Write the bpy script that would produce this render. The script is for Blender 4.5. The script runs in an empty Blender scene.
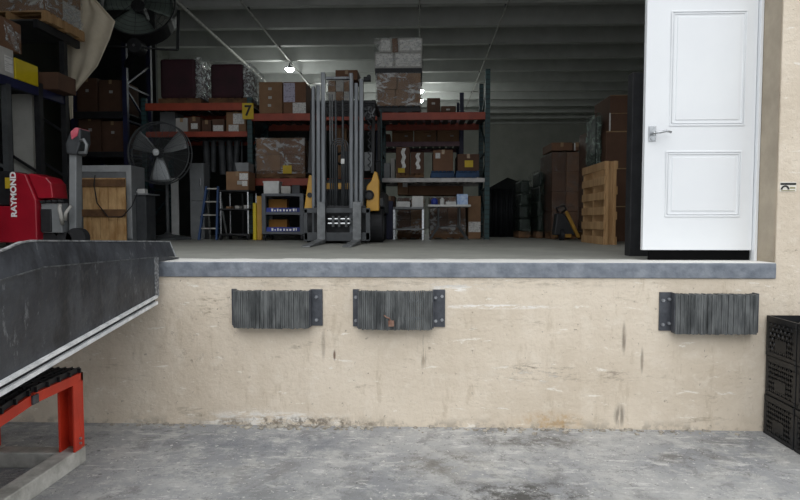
import bpy, bmesh, math, random
from mathutils import Vector, Matrix, Euler
random.seed(7)
SC = bpy.context.scene
COL = SC.collection
PI = math.pi

# ------------------------------------------------------------------ camera
CAM = Vector((0.0, -4.13, 1.485)); YAW = math.radians(2.0); PITCH = math.radians(-2.77); FPX = 578.0
cd = bpy.data.cameras.new('camera'); cam = bpy.data.objects.new('camera', cd); COL.objects.link(cam)
cd.sensor_width = 36.0; cd.lens = FPX / 800.0 * 36.0; cd.clip_start = 0.05; cd.clip_end = 300
cam.location = CAM; cam.rotation_euler = (PI / 2 + PITCH, 0, YAW)
SC.camera = cam
# ------------------------------------------------------------------ exposure, sky, sun
SC.view_settings.view_transform = 'Standard'; SC.view_settings.look = 'None'
SC.view_settings.gamma = 1.0; SC.view_settings.use_curve_mapping = False
SC.view_settings.exposure = 0.0
SC.cycles.max_bounces = 10; SC.cycles.diffuse_bounces = 5; SC.cycles.transparent_max_bounces = 12
SC.cycles.sample_clamp_indirect = 6.0
world = bpy.data.worlds.new('overcast_sky'); SC.world = world; world.use_nodes = True
_n = world.node_tree.nodes; _l = world.node_tree.links; _n.clear()
_tc = _n.new('ShaderNodeTexCoord'); _sp = _n.new('ShaderNodeSeparateXYZ'); _cr = _n.new('ShaderNodeValToRGB')
_bg = _n.new('ShaderNodeBackground'); _wo = _n.new('ShaderNodeOutputWorld')
_cr.color_ramp.elements[0].position = 0.0; _cr.color_ramp.elements[0].color = (0.42, 0.44, 0.46, 1)
_cr.color_ramp.elements[1].position = 0.9; _cr.color_ramp.elements[1].color = (0.98, 1.0, 1.03, 1)
_l.new(_tc.outputs['Generated'], _sp.inputs[0]); _l.new(_sp.outputs['Z'], _cr.inputs[0])
_l.new(_cr.outputs[0], _bg.inputs[0]); _l.new(_bg.outputs[0], _wo.inputs[0])
_bg.inputs[1].default_value = 1.75
sd = bpy.data.lights.new('sun', 'SUN'); sun = bpy.data.objects.new('sun', sd); COL.objects.link(sun)
sd.energy = 0.75; sd.angle = math.radians(50); sd.color = (1.0, 0.98, 0.95)
sun.rotation_euler = (math.radians(42), 0, math.radians(-12))

# ------------------------------------------------------------------ helpers
def W(px, py, Y):
    "where the sight line of a photo point meets the depth plane Y"
    x = (px - 400) / FPX; y = (250 - py) / FPX
    cy, sy, cp, sp = math.cos(YAW), math.sin(YAW), math.cos(PITCH), math.sin(PITCH)
    d = Vector((-sy * cp + x * cy + y * sy * sp, cy * cp + x * sy - y * cy * sp, sp + y * cp))
    t = (Y - CAM.y) / d.y
    return CAM.x + t * d.x, CAM.z + t * d.z

def srgb(h):
    h = h.lstrip('#'); out = []
    for i in (0, 2, 4):
        c = int(h[i:i + 2], 16) / 255
        out.append(c / 12.92 if c <= 0.04045 else ((c + 0.055) / 1.055) ** 2.4)
    return (*out, 1.0)

class MB:
    def __init__(s): s.bm = bmesh.new()
    def _add(s, verts, faces):
        v = [s.bm.verts.new(p) for p in verts]
        for f in faces:
            try: s.bm.faces.new([v[i] for i in f])
            except ValueError: pass
        return s
    def box(s, x0, x1, y0, y1, z0, z1, M=None):
        vs = [Vector(p) for p in ((x0,y0,z0),(x1,y0,z0),(x1,y1,z0),(x0,y1,z0),(x0,y0,z1),(x1,y0,z1),(x1,y1,z1),(x0,y1,z1))]
        if M is not None: vs = [M @ v for v in vs]
        return s._add(vs, [(3,2,1,0),(4,5,6,7),(0,1,5,4),(1,2,6,5),(2,3,7,6),(3,0,4,7)])
    def bar(s, a, b, w, h, up=(0,0,1)):
        "rectangular bar from a to b, w across, h along up"
        a = Vector(a); b = Vector(b); d = b - a; L = d.length; d.normalize()
        u = Vector(up)
        if abs(d.dot(u)) > 0.98: u = Vector((0, 1, 0))
        r = d.cross(u).normalized(); u = r.cross(d).normalized()
        M = Matrix((( r.x, d.x, u.x, a.x), (r.y, d.y, u.y, a.y), (r.z, d.z, u.z, a.z), (0,0,0,1)))
        return s.box(-w/2, w/2, 0, L, -h/2, h/2, M)
    def cyl(s, a, b, r, n=12, r2=None):
        a = Vector(a); b = Vector(b); d = (b - a).normalized(); r2 = r if r2 is None else r2
        u = Vector((0,0,1)) if abs(d.z) < 0.9 else Vector((1,0,0))
        p = d.cross(u).normalized(); q = d.cross(p).normalized()
        vs = []
        for i in range(n):
            t = 2*PI*i/n; e = p*math.cos(t) + q*math.sin(t); vs.append(a + e*r)
        for i in range(n):
            t = 2*PI*i/n; e = p*math.cos(t) + q*math.sin(t); vs.append(b + e*r2)
        fs = [(i, (i+1) % n, n + (i+1) % n, n + i) for i in range(n)] + [tuple(range(n-1, -1, -1)), tuple(range(n, 2*n))]
        return s._add(vs, fs)
    def tube(s, pts, r, n=8, closed=False):
        P = [Vector(p) for p in pts]; m = len(P); vs = []; prev = None
        for i in range(m):
            if closed: d = P[(i+1) % m] - P[i-1]
            else: d = P[min(i+1, m-1)] - P[max(i-1, 0)]
            d.normalize()
            if prev is None:
                u = Vector((0,0,1)) if abs(d.z) < 0.9 else Vector((1,0,0)); p = d.cross(u).normalized()
            else:
                p = prev - d * prev.dot(d); p.normalize()
            prev = p; q = d.cross(p)
            for k in range(n):
                t = 2*PI*k/n; vs.append(P[i] + (p*math.cos(t) + q*math.sin(t)) * r)
        fs = []
        for i in range(m if closed else m-1):
            j = (i+1) % m
            for k in range(n): fs.append((i*n+k, i*n+(k+1) % n, j*n+(k+1) % n, j*n+k))
        if not closed: fs += [tuple(range(n-1,-1,-1)), tuple(range((m-1)*n, m*n))]
        return s._add(vs, fs)
    def ring(s, c, R, r, axis=(0,1,0), n=32, k=6):
        a = Vector(axis).normalized(); u = Vector((0,0,1)) if abs(a.z) < 0.9 else Vector((1,0,0))
        p = a.cross(u).normalized(); q = a.cross(p); c = Vector(c)
        return s.tube([c + (p*math.cos(2*PI*i/n) + q*math.sin(2*PI*i/n))*R for i in range(n)], r, k, True)
    def prism(s, poly, lo, hi, axis):
        "closed outline pushed along an axis; axis 'x': poly is (y,z), 'y': (x,z), 'z': (x,y)"
        f = {'x': lambda p, t: (t, p[0], p[1]), 'y': lambda p, t: (p[0], t, p[1]), 'z': lambda p, t: (p[0], p[1], t)}[axis]
        n = len(poly); vs = [f(p, lo) for p in poly] + [f(p, hi) for p in poly]
        return s._add(vs, [(i, (i+1) % n, n+(i+1) % n, n+i) for i in range(n)] + [tuple(range(n-1,-1,-1)), tuple(range(n, 2*n))])
    def lathe(s, prof, c, n=24, M=None):
        "profile of (radius, height) about z, moved to c"
        c = Vector(c); m = len(prof); vs = []
        for r, z in prof:
            for k in range(n):
                v = Vector((r*math.cos(2*PI*k/n), r*math.sin(2*PI*k/n), z))
                vs.append((M @ v if M is not None else v) + c)
        fs = [(i*n+k, i*n+(k+1) % n, (i+1)*n+(k+1) % n, (i+1)*n+k) for i in range(m-1) for k in range(n)]
        if prof[0][0] > 1e-4: fs.append(tuple(range(n-1,-1,-1)))
        if prof[-1][0] > 1e-4: fs.append(tuple(range((m-1)*n, m*n)))
        return s._add(vs, fs)
    def grid(s, fn, nu, nv):
        vs = [fn(i/nu, j/nv) for j in range(nv+1) for i in range(nu+1)]
        fs = [(j*(nu+1)+i, j*(nu+1)+i+1, (j+1)*(nu+1)+i+1, (j+1)*(nu+1)+i) for j in range(nv) for i in range(nu)]
        return s._add(vs, fs)
    def build(s, name, mat, parent=None, bevel=0.0, smooth=False, solid=0.0, label=None, sub=0):
        bm = s.bm
        bmesh.ops.remove_doubles(bm, verts=bm.verts, dist=1e-6)
        bmesh.ops.recalc_face_normals(bm, faces=bm.faces)
        if parent is None:
            lo = Vector([min(v.co[i] for v in bm.verts) for i in range(3)]); hi = Vector([max(v.co[i] for v in bm.verts) for i in range(3)])
            org = Vector(((lo.x+hi.x)/2, (lo.y+hi.y)/2, lo.z))
        else:
            r = parent
            while r.parent is not None: r = r.parent
            org = Vector(r.location)
        bmesh.ops.translate(bm, verts=bm.verts, vec=-org)
        me = bpy.data.meshes.new(name); bm.to_mesh(me); bm.free()
        o = bpy.data.objects.new(name, me); COL.objects.link(o)
        if parent is None: o.location = org
        else: o.parent = parent
        me.materials.append(mat)
        if smooth:
            for p in me.polygons: p.use_smooth = True
        if solid:
            m = o.modifiers.new('thickness', 'SOLIDIFY'); m.thickness = solid
        if bevel:
            m = o.modifiers.new('bevel', 'BEVEL'); m.width = bevel; m.segments = 2; m.limit_method = 'ANGLE'; m.angle_limit = math.radians(40)
        if sub:
            m = o.modifiers.new('smooth', 'SUBSURF'); m.levels = sub; m.render_levels = sub
        if label: o['label'] = label
        return o

def thing(name, label, cat, loc=(0,0,0), group=None, rotz=0.0):
    o = bpy.data.objects.new(name, None); COL.objects.link(o); o.empty_display_size = 0.1
    o.location = loc; o.rotation_euler = (0, 0, rotz)
    return tag(o, label, cat, group)
def tag(o, label, cat, group=None):
    o['label'] = label; o['category'] = cat
    if group: o['group'] = group
    return o
def struct(o): o['kind'] = 'structure'; return o
def copy_tree(o, parent=None):
    c = o.copy(); COL.objects.link(c); c.parent = parent
    for ch in list(o.children): copy_tree(ch, c)
    return c
def writing(txt, name, mat, parent, M, size, depth=0.002, xs=1.0, bold=0.0):
    "letters as a mesh: local x along the writing, local y up the letters, local z out of the face"
    cu = bpy.data.curves.new(name, 'FONT'); cu.body = txt; cu.size = size; cu.extrude = depth; cu.align_x = 'CENTER'; cu.align_y = 'CENTER'; cu.offset = bold
    t = bpy.data.objects.new(name, cu); COL.objects.link(t)
    dg = bpy.context.evaluated_depsgraph_get(); dg.update()
    me = bpy.data.meshes.new_from_object(t.evaluated_get(dg)); bpy.data.objects.remove(t)
    r = parent
    while r.parent is not None: r = r.parent
    me.transform(Matrix.Diagonal((xs, 1, 1, 1))); me.transform(Matrix.Translation(-Vector(r.location)) @ M)
    me.materials.clear(); me.materials.append(mat)
    o = bpy.data.objects.new(name, me); COL.objects.link(o); o.parent = parent
    return o
FACE_CAM = Matrix(((1,0,0,0),(0,0,-1,0),(0,1,0,0),(0,0,0,1)))     # writing on a face that looks along -Y

# ------------------------------------------------------------------ materials
def mat(name, c1, c2=None, scale=6.0, rough=0.6, metal=0.0, bump=0.0, bscale=None, stretch=(1,1,1), spec=0.5, lo=0.35, hi=0.65, coat=0.0):
    m = bpy.data.materials.new(name); m.use_nodes = True; nt = m.node_tree; n = nt.nodes; l = nt.links
    b = n['Principled BSDF']; b.inputs['Roughness'].default_value = rough; b.inputs['Metallic'].default_value = metal
    b.inputs['Specular IOR Level'].default_value = spec; b.inputs['Coat Weight'].default_value = coat
    tc = n.new('ShaderNodeTexCoord'); mp = n.new('ShaderNodeMapping'); mp.inputs['Scale'].default_value = stretch
    l.new(tc.outputs['Object'], mp.inputs[0])
    ns = n.new('ShaderNodeTexNoise'); ns.inputs['Scale'].default_value = scale; ns.inputs['Detail'].default_value = 6; ns.inputs['Roughness'].default_value = 0.6
    l.new(mp.outputs[0], ns.inputs['Vector'])
    cr = n.new('ShaderNodeValToRGB'); cr.color_ramp.elements[0].position = lo; cr.color_ramp.elements[1].position = hi
    cr.color_ramp.elements[0].color = srgb(c1); cr.color_ramp.elements[1].color = srgb(c2 or c1)
    l.new(ns.outputs['Fac'], cr.inputs[0]); l.new(cr.outputs[0], b.inputs['Base Color'])
    if bump:
        nb = n.new('ShaderNodeTexNoise'); nb.inputs['Scale'].default_value = bscale or scale*3; nb.inputs['Detail'].default_value = 5
        l.new(mp.outputs[0], nb.inputs['Vector'])
        bp = n.new('ShaderNodeBump'); bp.inputs['Strength'].default_value = bump; bp.inputs['Distance'].default_value = 0.02
        l.new(nb.outputs['Fac'], bp.inputs['Height']); l.new(bp.outputs[0], b.inputs['Normal'])
    return m
def nodes_of(m): return m.node_tree.nodes, m.node_tree.links
def noise(n, l, vec, scale, detail=5, rough=0.6, dist=0.0):
    t = n.new('ShaderNodeTexNoise'); t.inputs['Scale'].default_value = scale; t.inputs['Detail'].default_value = detail
    t.inputs['Roughness'].default_value = rough; t.inputs['Distortion'].default_value = dist; l.new(vec, t.inputs['Vector']); return t.outputs['Fac']
def ramp(n, l, fac, lo, hi, a=0.0, b=1.0):
    t = n.new('ShaderNodeMapRange'); t.inputs['From Min'].default_value = lo; t.inputs['From Max'].default_value = hi
    t.inputs['To Min'].default_value = a; t.inputs['To Max'].default_value = b; t.interpolation_type = 'SMOOTHSTEP'; l.new(fac, t.inputs['Value']); return t.outputs[0]
def mix(n, l, fac, a, b):
    t = n.new('ShaderNodeMix'); t.data_type = 'RGBA'
    if isinstance(fac, float): t.inputs[0].default_value = fac
    else: l.new(fac, t.inputs[0])
    for k, v in ((6, a), (7, b)):
        if isinstance(v, tuple): t.inputs[k].default_value = v
        else: l.new(v, t.inputs[k])
    return t.outputs[2]
def mul(n, l, a, b):
    t = n.new('ShaderNodeMath'); t.operation = 'MULTIPLY'; l.new(a, t.inputs[0])
    if isinstance(b, float): t.inputs[1].default_value = b
    else: l.new(b, t.inputs[1])
    return t.outputs[0]
def mapped(n, l, scale=(1,1,1), rot=(0,0,0)):
    tc = n.new('ShaderNodeTexCoord'); g = n.new('ShaderNodeNewGeometry'); mp = n.new('ShaderNodeMapping')
    mp.inputs['Scale'].default_value = scale; mp.inputs['Rotation'].default_value = rot; l.new(g.outputs['Position'], mp.inputs[0]); return mp.outputs[0]

def blob(n, l, P, cx, cz, rx, rz, vert=True):
    "soft elliptical patch on the wall (x, z) or on the ground (x, y)"
    s = n.new('ShaderNodeSeparateXYZ'); l.new(P, s.inputs[0]); c = n.new('ShaderNodeCombineXYZ')
    for k, (src, c0, r) in enumerate((('X', cx, rx), ('Z' if vert else 'Y', cz, rz))):
        a = n.new('ShaderNodeMath'); a.operation = 'SUBTRACT'; l.new(s.outputs[src], a.inputs[0]); a.inputs[1].default_value = c0
        d = n.new('ShaderNodeMath'); d.operation = 'DIVIDE'; l.new(a.outputs[0], d.inputs[0]); d.inputs[1].default_value = r; l.new(d.outputs[0], c.inputs[k])
    v = n.new('ShaderNodeVectorMath'); v.operation = 'LENGTH'; l.new(c.outputs[0], v.inputs[0])
    return ramp(n, l, v.outputs['Value'], 0.35, 1.0, 1, 0)
def painted_wall():
    m = bpy.data.materials.new('beige_painted_concrete'); m.use_nodes = True; n, l = nodes_of(m); b = n['Principled BSDF']
    b.inputs['Roughness'].default_value = 0.75; b.inputs['Specular IOR Level'].default_value = 0.25
    P = mapped(n, l); PV = mapped(n, l, (1, 1, 0.25)); PH = mapped(n, l, (0.4, 1, 1.8))
    c = mix(n, l, ramp(n, l, noise(n, l, P, 1.6), 0.35, 0.65), srgb('#dfd3c1'), srgb('#d2c5b2'))
    c = mix(n, l, ramp(n, l, noise(n, l, P, 7, 8, 0.7), 0.50, 0.66, 0, 0.55), c, srgb('#e2d8c8'))
    c = mix(n, l, ramp(n, l, noise(n, l, PV, 9, 8, 0.75), 0.54, 0.66, 0, 0.40), c, srgb('#b5a68f'))
    c = mix(n, l, ramp(n, l, noise(n, l, PH, 4, 8, 0.75), 0.58, 0.66, 0, 0.50), c, srgb('#9c8f7c'))
    c = mix(n, l, ramp(n, l, noise(n, l, P, 22, 5, 0.75), 0.62, 0.67, 0, 0.65), c, srgb('#7d7162'))
    c = mix(n, l, ramp(n, l, noise(n, l, PH, 11, 8, 0.75, 0.4), 0.605, 0.64, 0, 0.75), c, srgb('#f0ebe1'))
    fine = noise(n, l, P, 13, 8, 0.8); fineh = noise(n, l, mapped(n, l, (0.5, 1, 2.5)), 12, 8, 0.8); finev = noise(n, l, mapped(n, l, (3, 1, 0.3)), 9, 6, 0.7)
    for (cx, cz, rx, rz, col, lo, hi, amt, f) in (
        (0.85, 0.40, 0.42, 0.10, '#6f6252', 0.50, 0.60, 0.75, fineh), (0.75, 0.37, 0.35, 0.07, '#f3eee6', 0.53, 0.60, 0.9, fineh),
        (1.35, 0.38, 0.30, 0.08, '#83766a', 0.52, 0.62, 0.6, fineh), (1.45, 0.66, 0.02, 0.14, '#6a5f55', 0.35, 0.5, 0.7, finev),
        (1.58, 0.50, 0.015, 0.12, '#7c7064', 0.40, 0.55, 0.6, finev), (0.55, 0.88, 0.55, 0.022, '#f6f3ee', 0.46, 0.54, 0.95, fineh),
        (0.95, 0.05, 0.35, 0.10, '#b98f4e', 0.40, 0.65, 0.55, fine), (1.43, 0.10, 0.05, 0.11, '#6f675e', 0.40, 0.55, 0.7, finev),
        (-0.70, 0.60, 0.02, 0.14, '#8d8174', 0.35, 0.5, 0.5, finev), (-0.62, 0.52, 0.012, 0.05, '#5b3a2c', 0.2, 0.4, 0.8, finev), (0.02, 0.55, 0.05, 0.16, '#8b7d6d', 0.45, 0.58, 0.7, finev),
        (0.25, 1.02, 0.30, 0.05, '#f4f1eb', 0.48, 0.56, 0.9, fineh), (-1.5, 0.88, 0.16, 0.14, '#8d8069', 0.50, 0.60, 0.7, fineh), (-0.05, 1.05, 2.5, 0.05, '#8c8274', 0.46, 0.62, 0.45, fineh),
        (-1.1, 0.03, 0.75, 0.10, '#efece6', 0.47, 0.55, 0.9, fineh), (-0.9, 0.02, 0.9, 0.06, '#6f665b', 0.48, 0.58, 0.8, fine),
        (-1.6, 0.65, 0.45, 0.4, '#98897a', 0.54, 0.64, 0.6, fine), (0.0, 0.75, 0.9, 0.2, '#a5977f', 0.55, 0.65, 0.5, fineh)):
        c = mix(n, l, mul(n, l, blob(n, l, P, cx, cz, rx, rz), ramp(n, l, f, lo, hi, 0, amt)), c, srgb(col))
    g = n.new('ShaderNodeNewGeometry'); s = n.new('ShaderNodeSeparateXYZ'); l.new(g.outputs['Position'], s.inputs[0])
    low = ramp(n, l, s.outputs['Z'], 0.0, 0.09, 1, 0)
    c = mix(n, l, mul(n, l, low, ramp(n, l, noise(n, l, P, 7, 7, 0.7), 0.46, 0.60, 0, 0.6)), c, srgb('#8f8577'))
    l.new(c, b.inputs['Base Color'])
    bp = n.new('ShaderNodeBump'); bp.inputs['Strength'].default_value = 0.7; bp.inputs['Distance'].default_value = 0.012
    l.new(noise(n, l, P, 24, 7, 0.65), bp.inputs['Height']); l.new(bp.outputs[0], b.inputs['Normal'])
    return m
def yard_ground():
    m = bpy.data.materials.new('stained_yard_concrete'); m.use_nodes = True; n, l = nodes_of(m); b = n['Principled BSDF']
    b.inputs['Roughness'].default_value = 0.8; b.inputs['Specular IOR Level'].default_value = 0.3
    P = mapped(n, l); PD = mapped(n, l, (0.5, 1.8, 1), (0, 0, 0.6))
    c = mix(n, l, ramp(n, l, noise(n, l, P, 1.1, 6, 0.6), 0.35, 0.65), srgb('#8c8e91'), srgb('#aaaaa9'))
    c = mix(n, l, ramp(n, l, noise(n, l, P, 5, 8, 0.75), 0.48, 0.60, 0, 0.6), c, srgb('#bdbcb8'))
    c = mix(n, l, ramp(n, l, noise(n, l, P, 3.1, 8, 0.75, 0.6), 0.53, 0.62, 0, 0.5), c, srgb('#757472'))
    c = mix(n, l, ramp(n, l, noise(n, l, PD, 8, 8, 0.8), 0.55, 0.60, 0, 0.6), c, srgb('#d6d5d1'))
    c = mix(n, l, ramp(n, l, noise(n, l, P, 12, 8, 0.85), 0.53, 0.61, 0, 0.65), c, srgb('#686868'))
    for (cx, cy, rx, ry, col, amt) in ((0.55, -1.05, 0.6, 0.3, '#4c4a46', 0.9), (0.2, -0.65, 0.45, 0.3, '#77736b', 0.7), (0.75, -0.25, 0.55, 0.14, '#6a6863', 0.8), (1.7, -0.5, 0.35, 0.12, '#66635e', 0.7),
        (-1.0, -0.35, 0.9, 0.25, '#767a80', 0.7), (0.45, -0.75, 0.35, 0.2, '#d0cfca', 0.7), (1.6, -1.0, 0.8, 0.3, '#bfbfbc', 0.6), (-1.3, -0.9, 0.4, 0.3, '#c6c6c3', 0.5), (-0.5, -1.2, 0.9, 0.5, '#888a8a', 0.6)):
        c = mix(n, l, mul(n, l, blob(n, l, P, cx, cy, rx, ry, False), ramp(n, l, noise(n, l, P, 6, 8, 0.8), 0.42, 0.58, 0, amt)), c, srgb(col))
    c = mix(n, l, ramp(n, l, noise(n, l, P, 24, 4, 0.7), 0.615, 0.66, 0, 0.7), c, srgb('#e4e3de'))
    c = mix(n, l, ramp(n, l, noise(n, l, P, 19, 4, 0.75), 0.61, 0.67, 0, 0.6), c, srgb('#4d4b48'))
    l.new(c, b.inputs['Base Color'])
    bp = n.new('ShaderNodeBump'); bp.inputs['Strength'].default_value = 0.9; bp.inputs['Distance'].default_value = 0.02
    l.new(noise(n, l, P, 16, 8, 0.75), bp.inputs['Height']); l.new(bp.outputs[0], b.inputs['Normal'])
    return m
def dock_floor():
    m = bpy.data.materials.new('worn_dock_floor'); m.use_nodes = True; n, l = nodes_of(m); b = n['Principled BSDF']
    b.inputs['Roughness'].default_value = 0.55
    P = mapped(n, l); PX = mapped(n, l, (0.5, 2.5, 1))
    c = mix(n, l, ramp(n, l, noise(n, l, P, 1.5, 6, 0.6), 0.3, 0.7), srgb('#8f908a'), srgb('#a0a19a'))
    c = mix(n, l, ramp(n, l, noise(n, l, P, 7, 8, 0.75), 0.5, 0.72, 0, 0.5), c, srgb('#6a6b66'))
    g = n.new('ShaderNodeNewGeometry'); s = n.new('ShaderNodeSeparateXYZ'); l.new(g.outputs['Position'], s.inputs[0])
    edge = ramp(n, l, s.outputs['Y'], 0.05, 0.60, 1, 0)
    nz = noise(n, l, PX, 6, 8, 0.7)
    t = n.new('ShaderNodeMath'); t.operation = 'ADD'; l.new(nz, t.inputs[0]); l.new(mul(n, l, edge, 0.5), t.inputs[1])
    c = mix(n, l, ramp(n, l, t.outputs[0], 0.72, 0.79, 0, 0.95), c, srgb('#ecebe6'))
    l.new(c, b.inputs['Base Color'])
    bp = n.new('ShaderNodeBump'); bp.inputs['Strength'].default_value = 0.25; bp.inputs['Distance'].default_value = 0.01
    l.new(noise(n, l, P, 18, 6), bp.inputs['Height']); l.new(bp.outputs[0], b.inputs['Normal'])
    return m
def film(name, tint, cover=0.35, scale=9.0):
    "stretch film: mostly clear with crumpled glints"
    m = bpy.data.materials.new(name); m.use_nodes = True; n, l = nodes_of(m)
    b = n['Principled BSDF']; b.inputs['Base Color'].default_value = srgb(tint); b.inputs['Roughness'].default_value = 0.16
    out = n['Material Output']; tr = n.new('ShaderNodeBsdfTransparent'); mx = n.new('ShaderNodeMixShader')
    tc = n.new('ShaderNodeTexCoord'); mp = n.new('ShaderNodeMapping'); mp.inputs['Scale'].default_value = (1, 1, 1.5); l.new(tc.outputs['Object'], mp.inputs[0])
    f = noise(n, l, mp.outputs[0], scale, 7, 0.7, 0.8)
    l.new(ramp(n, l, f, 0.46, 0.64, cover*0.25, min(1.0, cover*2.0)), mx.inputs[0])
    bp = n.new('ShaderNodeBump'); bp.inputs['Strength'].default_value = 1.0; bp.inputs['Distance'].default_value = 0.06
    l.new(noise(n, l, mp.outputs[0], scale*0.8, 5, 0.65, 1.0), bp.inputs['Height']); l.new(bp.outputs[0], b.inputs['Normal'])
    l.new(tr.outputs[0], mx.inputs[1]); l.new(b.outputs[0], mx.inputs[2]); l.new(mx.outputs[0], out.inputs[0])
    return m
def printed(name, paper, ink, rows=14.0):
    m = mat(name, paper, rough=0.6); n, l = nodes_of(m); b = n['Principled BSDF']
    tc = n.new('ShaderNodeTexCoord'); mp = n.new('ShaderNodeMapping'); mp.inputs['Scale'].default_value = (rows*0.7, 1, rows*1.6); l.new(tc.outputs['Generated'], mp.inputs[0])
    f = noise(n, l, mp.outputs[0], 0.6, 2, 0.5)
    l.new(mix(n, l, ramp(n, l, f, 0.52, 0.60, 0, 0.5), srgb(paper), srgb(ink)), b.inputs['Base Color'])
    return m
def glow(name, c, s):
    m = bpy.data.materials.new(name); m.use_nodes = True; n, l = nodes_of(m); b = n['Principled BSDF']
    b.inputs['Emission Color'].default_value = srgb(c); b.inputs['Emission Strength'].default_value = s; b.inputs['Base Color'].default_value = srgb(c); return m

WALL = painted_wall(); GROUND = yard_ground(); FLOOR = dock_floor()
REVEAL = mat('grey_brown_reveal_concrete', '#b0a491', '#988d7c', 3, 0.8, bump=0.3)
INWALL = mat('grey_green_block_wall', '#b5b6af', '#a6a7a0', 2, 0.8, bump=0.1)
CEIL = mat('painted_precast_ceiling', '#cccecb', '#bec0bd', 2, 0.75)
STEEL_EDGE = mat('blue_grey_dock_steel', '#6d747e', '#8d939b', 9, 0.5, 0.2, 0.3, 25)
RUBBER = mat('laminated_rubber', '#3c3f40', '#6d7070', 20, 0.85, 0, 0.4, 60, (1, 1, 0.25))
RUBBER_DK = mat('black_rubber', '#16171a', '#232428', 8, 0.7)
PLATE = mat('grey_steel_plate', '#44474d', '#5a5d63', 12, 0.5, 0.4, 0.2)
BOLT = mat('bright_bolt_steel', '#b9bcc0', '#8e9196', 20, 0.35, 0.8)
DOORW = mat('white_painted_steel', '#eceff1', '#e6e9ec', 1.2, 0.45)
CHROME = mat('brushed_chrome', '#c9ccce', '#a3a6a9', 20, 0.25, 0.9)
RAMPM = mat('scuffed_black_ramp_steel', '#33353a', '#46494e', 5, 0.5, 0.1, 0.35, 22)
n_, l_ = nodes_of(RAMPM); b_ = n_['Principled BSDF']; src_ = b_.inputs['Base Color'].links[0].from_socket
pv_ = mapped(n_, l_, (1, 1.4, 0.5), (0.5, 0, 0))
c_ = mix(n_, l_, ramp(n_, l_, noise(n_, l_, pv_, 11, 8, 0.8), 0.585, 0.64, 0, 0.35), src_, srgb('#9a9da0'))
c_ = mix(n_, l_, ramp(n_, l_, noise(n_, l_, pv_, 3, 8, 0.7), 0.48, 0.64, 0, 0.75), c_, srgb('#1d1e21')); l_.new(c_, b_.inputs['Base Color'])
GALV = mat('worn_light_metal', '#f0f1f2', '#c4c7ca', 14, 0.45, 0.0, 0.1)
GALVD = mat('weathered_grey_beam', '#c9c8c2', '#9d9c96', 8, 0.7, 0.1, 0.3)
SPECKLE = mat('speckled_grey_metal', '#4c4e52', '#a6a8aa', 60, 0.7, 0.2, 0.6, 90)
REDP = mat('orange_red_painted_steel', '#d23c22', '#b82f1a', 5, 0.5, 0, 0.1)
BLACKP = mat('black_painted_steel', '#1b1c1f', '#2a2b2e', 8, 0.55, 0.1)
BLACKPL = mat('black_crate_plastic', '#0e0f12', '#17181b', 8, 0.45)
ORANGE = mat('orange_rack_beam_paint', '#a3442c', '#8a3723', 5, 0.5, 0, 0.05)
TEAL = mat('dark_teal_rack_paint', '#24484a', '#1b393d', 5, 0.5)
for _m in (TEAL,):
    n_, l_ = nodes_of(_m); b_ = n_['Principled BSDF']; src_ = b_.inputs['Base Color'].links[0].from_socket
    w_ = n_.new('ShaderNodeTexWave'); w_.bands_direction = 'Z'; w_.inputs['Scale'].default_value = 4.0; w_.inputs['Distortion'].default_value = 0
    l_.new(mapped(n_, l_), w_.inputs['Vector']); l_.new(mix(n_, l_, ramp(n_, l_, w_.outputs['Fac'], 0.72, 0.85, 0, 0.6), src_, srgb('#0c1214')), b_.inputs['Base Color'])
NAVY = mat('navy_rack_paint', '#23284d', '#191d3a', 5, 0.5)
GREYP = mat('grey_rack_paint', '#55585a', '#3e4143', 5, 0.55)
WHITEB = mat('pale_rack_beam_paint', '#c9c6c3', '#aaa6a4', 9, 0.5)
WOOD = mat('raw_pallet_pine', '#c4a074', '#a37e54', 7, 0.75, 0, 0.2, 30, (1, 1, 0.25))
WOODD = mat('weathered_pallet_wood', '#7d5c3e', '#5d432d', 8, 0.8, 0, 0.2)
PANELW = mat('knotty_plywood', '#d9b482', '#ab8150', 7, 0.7, 0, 0.1, 25, (1.6, 1, 0.45))
CARD = [mat('brown_cardboard', '#7b5a43', '#6c4e3a', 3, 0.8), mat('tan_cardboard', '#8f6f52', '#7c5e45', 3, 0.8), mat('dark_cardboard', '#614636', '#523a2c', 3, 0.8)]
WHITECARD = mat('white_cardboard', '#b9b7b2', '#a3a19c', 4, 0.75)
TAPE = mat('clear_packing_tape', '#a48a6b', '#927959', 12, 0.25)
TAPEW = mat('glossy_white_tape', '#e3e3e0', '#c4c4c0', 18, 0.2)
PAPER = printed('printed_paper_label', '#d9d8d4', '#6b6b6c')
PAPERP = printed('pale_violet_print', '#b7b3c6', '#6d6a80', 10)
YELLOWL = mat('yellow_paper_label', '#d2b52c', '#c6a722', 6, 0.6)
FILM = film('clear_stretch_film', '#eef0f0', 0.24, 5); FILMG = film('grey_stretch_film', '#8a908e', 0.16, 5); FILMD = film('dark_green_stretch_film', '#46524a', 0.35, 6); FILMT = film('tight_clear_film', '#f0f2f2', 0.34, 4)
MAROON = mat('maroon_fabric', '#38121f', '#280b15', 4, 0.7)
YELLOWP = mat('yellow_truck_paint', '#c99a3c', '#b78930', 4, 0.42)
CHARC = mat('charcoal_truck_steel', '#4a4d50', '#3a3d40', 7, 0.5, 0.25)
MAST = mat('worn_mast_steel', '#7d8185', '#5c6064', 4, 0.38, 0.3, 0, None, (6, 6, 0.4))
RAYRED = mat('red_truck_paint', '#a5162a', '#8f1023', 3, 0.35, coat=0.3)
WHITEINK = mat('white_lettering', '#f2f2f2', rough=0.5)
BLACKINK = mat('black_lettering', '#141414', rough=0.5)
GREYBOX = mat('grey_machine_panel', '#85888a', '#737678', 4, 0.5, 0.05)
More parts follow.
